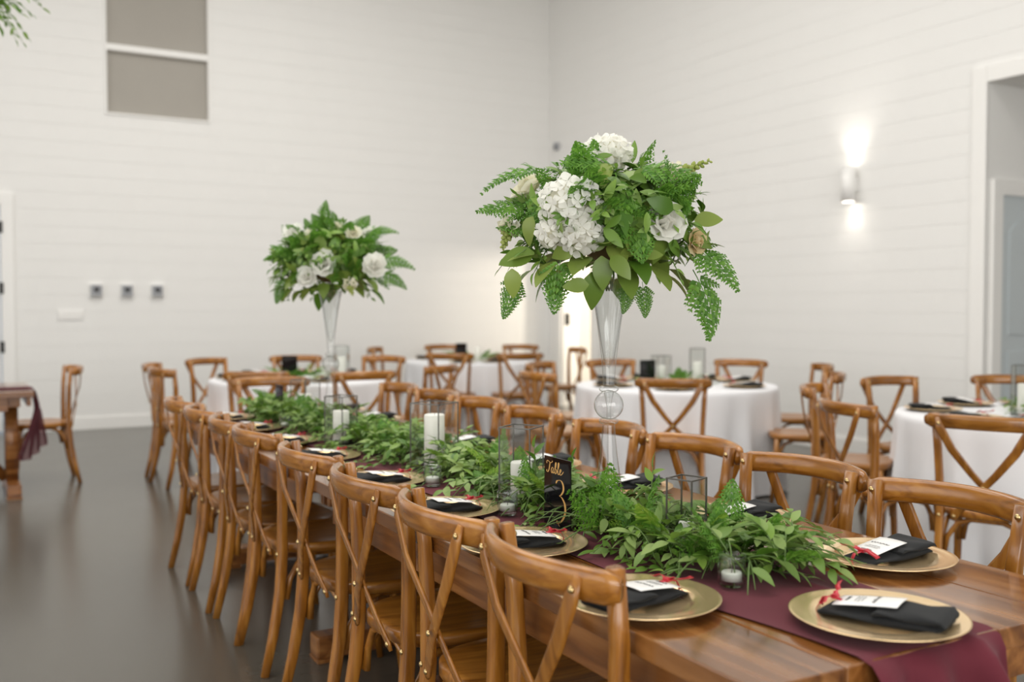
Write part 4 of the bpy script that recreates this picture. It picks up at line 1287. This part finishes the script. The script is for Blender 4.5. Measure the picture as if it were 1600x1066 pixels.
table_sign((1.42, 4.93, 0.7645), math.atan2(dirv.y, dirv.x), 'black table sign at the far head of the plank table, gold back hidden', 0)['label'] = 'plain black table sign standing at the far head of plank table'

# ------------------------------------------------------------------ round tables
def round_table(c, name, chairs, settings, green, seed, who):
    r = random.Random(seed)
    c = Vector((c.x, c.y, 0))
    t = thing('round_table', 'round table under the white cloth ' + name, 'table', c)
    mb = MB(); mb.lathe([(0.0, 0.722), (0.735, 0.722), (0.740, 0.738), (0.735, 0.752), (0.0, 0.752)], 48); mb.build('table_top', M['table_dark'], t)
    mb = MB(); mb.lathe([(0.0, 0.0), (0.30, 0.0), (0.30, 0.02), (0.05, 0.05), (0.045, 0.70), (0.12, 0.722), (0.0, 0.722)], 24); mb.build('pedestal', M['table_dark'], t)
    nf = 17
    ph = r.uniform(0, 6)
    def wob(rr, z, a):
        if rr < 0.735: return rr
        k = max(0, (0.74 - z) / 0.74)
        return rr + 0.075 * k ** 1.1 * (math.sin(a * nf + ph + 0.9 * math.sin(a * 3 + ph)) * 0.6 + 0.25 * math.sin(a * 29 + ph) + 0.15)
    prof = [(0.0, 0.757), (0.4, 0.757), (0.72, 0.757), (0.742, 0.754), (0.752, 0.742)] + [(0.755 + 0.012 * (1 - z / 0.73), z) for z in (0.72, 0.66, 0.58, 0.48, 0.38, 0.28, 0.18, 0.09, 0.012)]
    mb = MB(); mb.lathe(prof, 272, wob=wob)
    tag(mb.build('tablecloth', M['linen']), 'floor-length white cloth draped over the round table ' + name, 'tablecloth', 'white round tablecloths').location = c
    for ci, (px, d, tw) in enumerate(chairs):
        g = ground(px, d)
        dv = (c - g); dv.z = 0; dist = dv.length
        f = dv.normalized()
        if dist < 1.22: g = c - f * 1.22
        o = g + f * 0.262
        rz = math.atan2(f.y, f.x) - PI / 2 + math.radians(tw)
        chair((o.x, o.y, 0), rz, 'cross-back chair at round table %s, %s' % (name, who[ci]), 'chairs at the white round table ' + name)
        if settings:
            p = c - f * 0.55
            setting(p.x, p.y, 0.7585, math.atan2(f.y, f.x) - PI / 2 + r.uniform(-.2, .2), 'on %s round table by chair %s' % ({'behind plank table head': 'plank-head', 'nearest room corner': 'corner', 'before the wall lamp': 'wall-lamp', 'by recessed doorway': 'doorway'}[name], who[ci]), 'on the round table ' + name)
    if green:
        gw = thing('table_greenery', 'low ring of green leaves at the middle of round table ' + name, 'greenery', (c.x, c.y, 0.758))
        fo = Foliage(gw)
        for k in range(34):
            a = r.uniform(0, 2 * PI); rr = r.uniform(.04, .20)
            p0 = Vector((c.x + rr * math.cos(a), c.y + rr * math.sin(a), 0.775))
            b = a + r.uniform(-.8, .8); el = r.uniform(.1, 1.0)
            d = (math.cos(b) * math.cos(el), math.sin(b) * math.cos(el), math.sin(el))
            clear = lambda p: any((p.x - c.x - q[0]) ** 2 + (p.y - c.y - q[1]) ** 2 < .06 ** 2 for q in green)
            if k % 3 == 0:
                tip = p0 + Vector(d) * .14
                if not clear(tip) and not clear(p0): fo.add(r.choice(FERN), aim(p0, d, (0, 0, 1), .17), .17)
            else: sprig(fo, r, p0, d, r.uniform(.10, .17), 7, .05, [LEAF[0], LEAF[1], LEAF[2]], 0.765, .4, clear)
        fo.finish({'leaf': 40, 'fern_frond': 20})
        for i, (dx, dy, kind, h_) in enumerate(green):
            p = (c.x + dx, c.y + dy, 0.7585)
            if kind == 'lantern':
                lantern(p, 0.11, h_, 0.4 + i, '%s square glass lantern on the round table %s' % ('taller' if h_ > .22 else 'shorter', name))
                candle((p[0], p[1], 0.7615), 0.07, h_ * 0.62, 'white pillar candle inside %s lantern on round table %s' % ('taller' if h_ > .22 else 'shorter', name))
            elif kind == 'candle': candle(p, 0.07, h_, 'bare white pillar candle on the round table ' + name)
            else: table_sign(p, -YAW + 0.3, 'plain black table sign on the round table ' + name, 0)
R1 = ground(473, 8.20); R2 = ground(740, 11.0); R3 = ground(1057, 7.50); R4 = ground(1633, 5.35)
def off(rt, fw_): v = RT * rt + FH * fw_; return v.x, v.y
round_table(R1, 'behind plank table head', [(250, 8.02, 2), (264, 7.45, -4), (324, 8.85, 4), (462, 9.35, 0), (598, 9.25, 0), (700, 7.85, -10), (574, 7.02, -4), (405, 7.10, 0)], True,
            [(*off(-.10, -.05), 'sign', 0), (*off(.30, .12), 'lantern', .26)], 31,
            ['open-floor side, nearer back wall', 'open-floor side, nearer plank table', 'backed to wall below the control boxes', 'facing the plank table head squarely', 'back toward the corner table', 'between it and the lamp table', 'back to the plank table side chairs', 'back to back with head chair'])
round_table(R2, 'nearest room corner', [(596, 11.35, 12), (692, 12.15, 0), (815, 12.15, 0), (908, 11.2, 6), (822, 9.85, -12), (700, 9.85, 4)], True,
            [(*off(.05, -.10), 'candle', .15), (*off(-.14, .05), 'sign', 0)], 32,
            ['side nearest the control boxes', 'back to wall, farther from corner', 'back to wall, nearer to corner', 'beside the warm lit doorway', 'turned from plank table, nearer doorway', 'turned from plank table, farther from doorway'])
round_table(R3, 'before the wall lamp', [(842, 8.25, 8), (860, 7.05, 4), (958, 8.62, 4), (1160, 8.62, 0), (1280, 8.05, -28), (1262, 6.88, 25), (1052, 6.30, 0)], True,
            [(*off(-.22, -.02), 'sign', 0), (*off(-.10, .10), 'lantern', .21), (*off(.16, .0), 'lantern', .27)], 33,
            ['side nearest the corner table', 'facing it from plank table middle', 'back to the warm lit doorway', 'back to wall below the lamp', 'side nearest recessed doorway, against wall', 'side nearest doorway table, seat showing', 'back squarely to the plank table'])
round_table(R4, 'by recessed doorway', [(1326, 4.72, -14), (1320, 5.72, -6), (1405, 6.40, 4), (1580, 6.60, 0), (1540, 4.12, 0)], True,
            [(*off(-.13, -.05), 'lantern', .27)], 34,
            ['back toward bouquet with hydrangea', 'side nearest the lamp table', 'back to plank wall beside casing', 'back to the recessed doorway', 'back to plank table draped end'])

# ------------------------------------------------------------------ greenery hanging from the ceiling at the left
hb = at_depth(-30, -20, 5.0)
hg = thing('hanging_greenery', 'leafy green branches hanging from a ceiling wire at upper left', 'greenery', hb)
mb = MB(); mb.tube([(0, 0, -0.05), (0, 0, ZC - hb.z)], 0.003, 6); mb.build('wire', M['black_metal'], hg)
fo = Foliage(hg); r = random.Random(77)
for k in range(46):
    a = r.uniform(0, 2 * PI)
    d = Vector((math.cos(a), math.sin(a), r.uniform(-.9, .5)))
    sprig(fo, r, hb + rdir(r) * .05, d, r.uniform(.16, .30), 10, .058, [LEAF[0], LEAF[3], LEAF[3]], 0.5, r.uniform(.2, .7))
fo.finish({'leaf': 120})
bpy.context.view_layer.update()
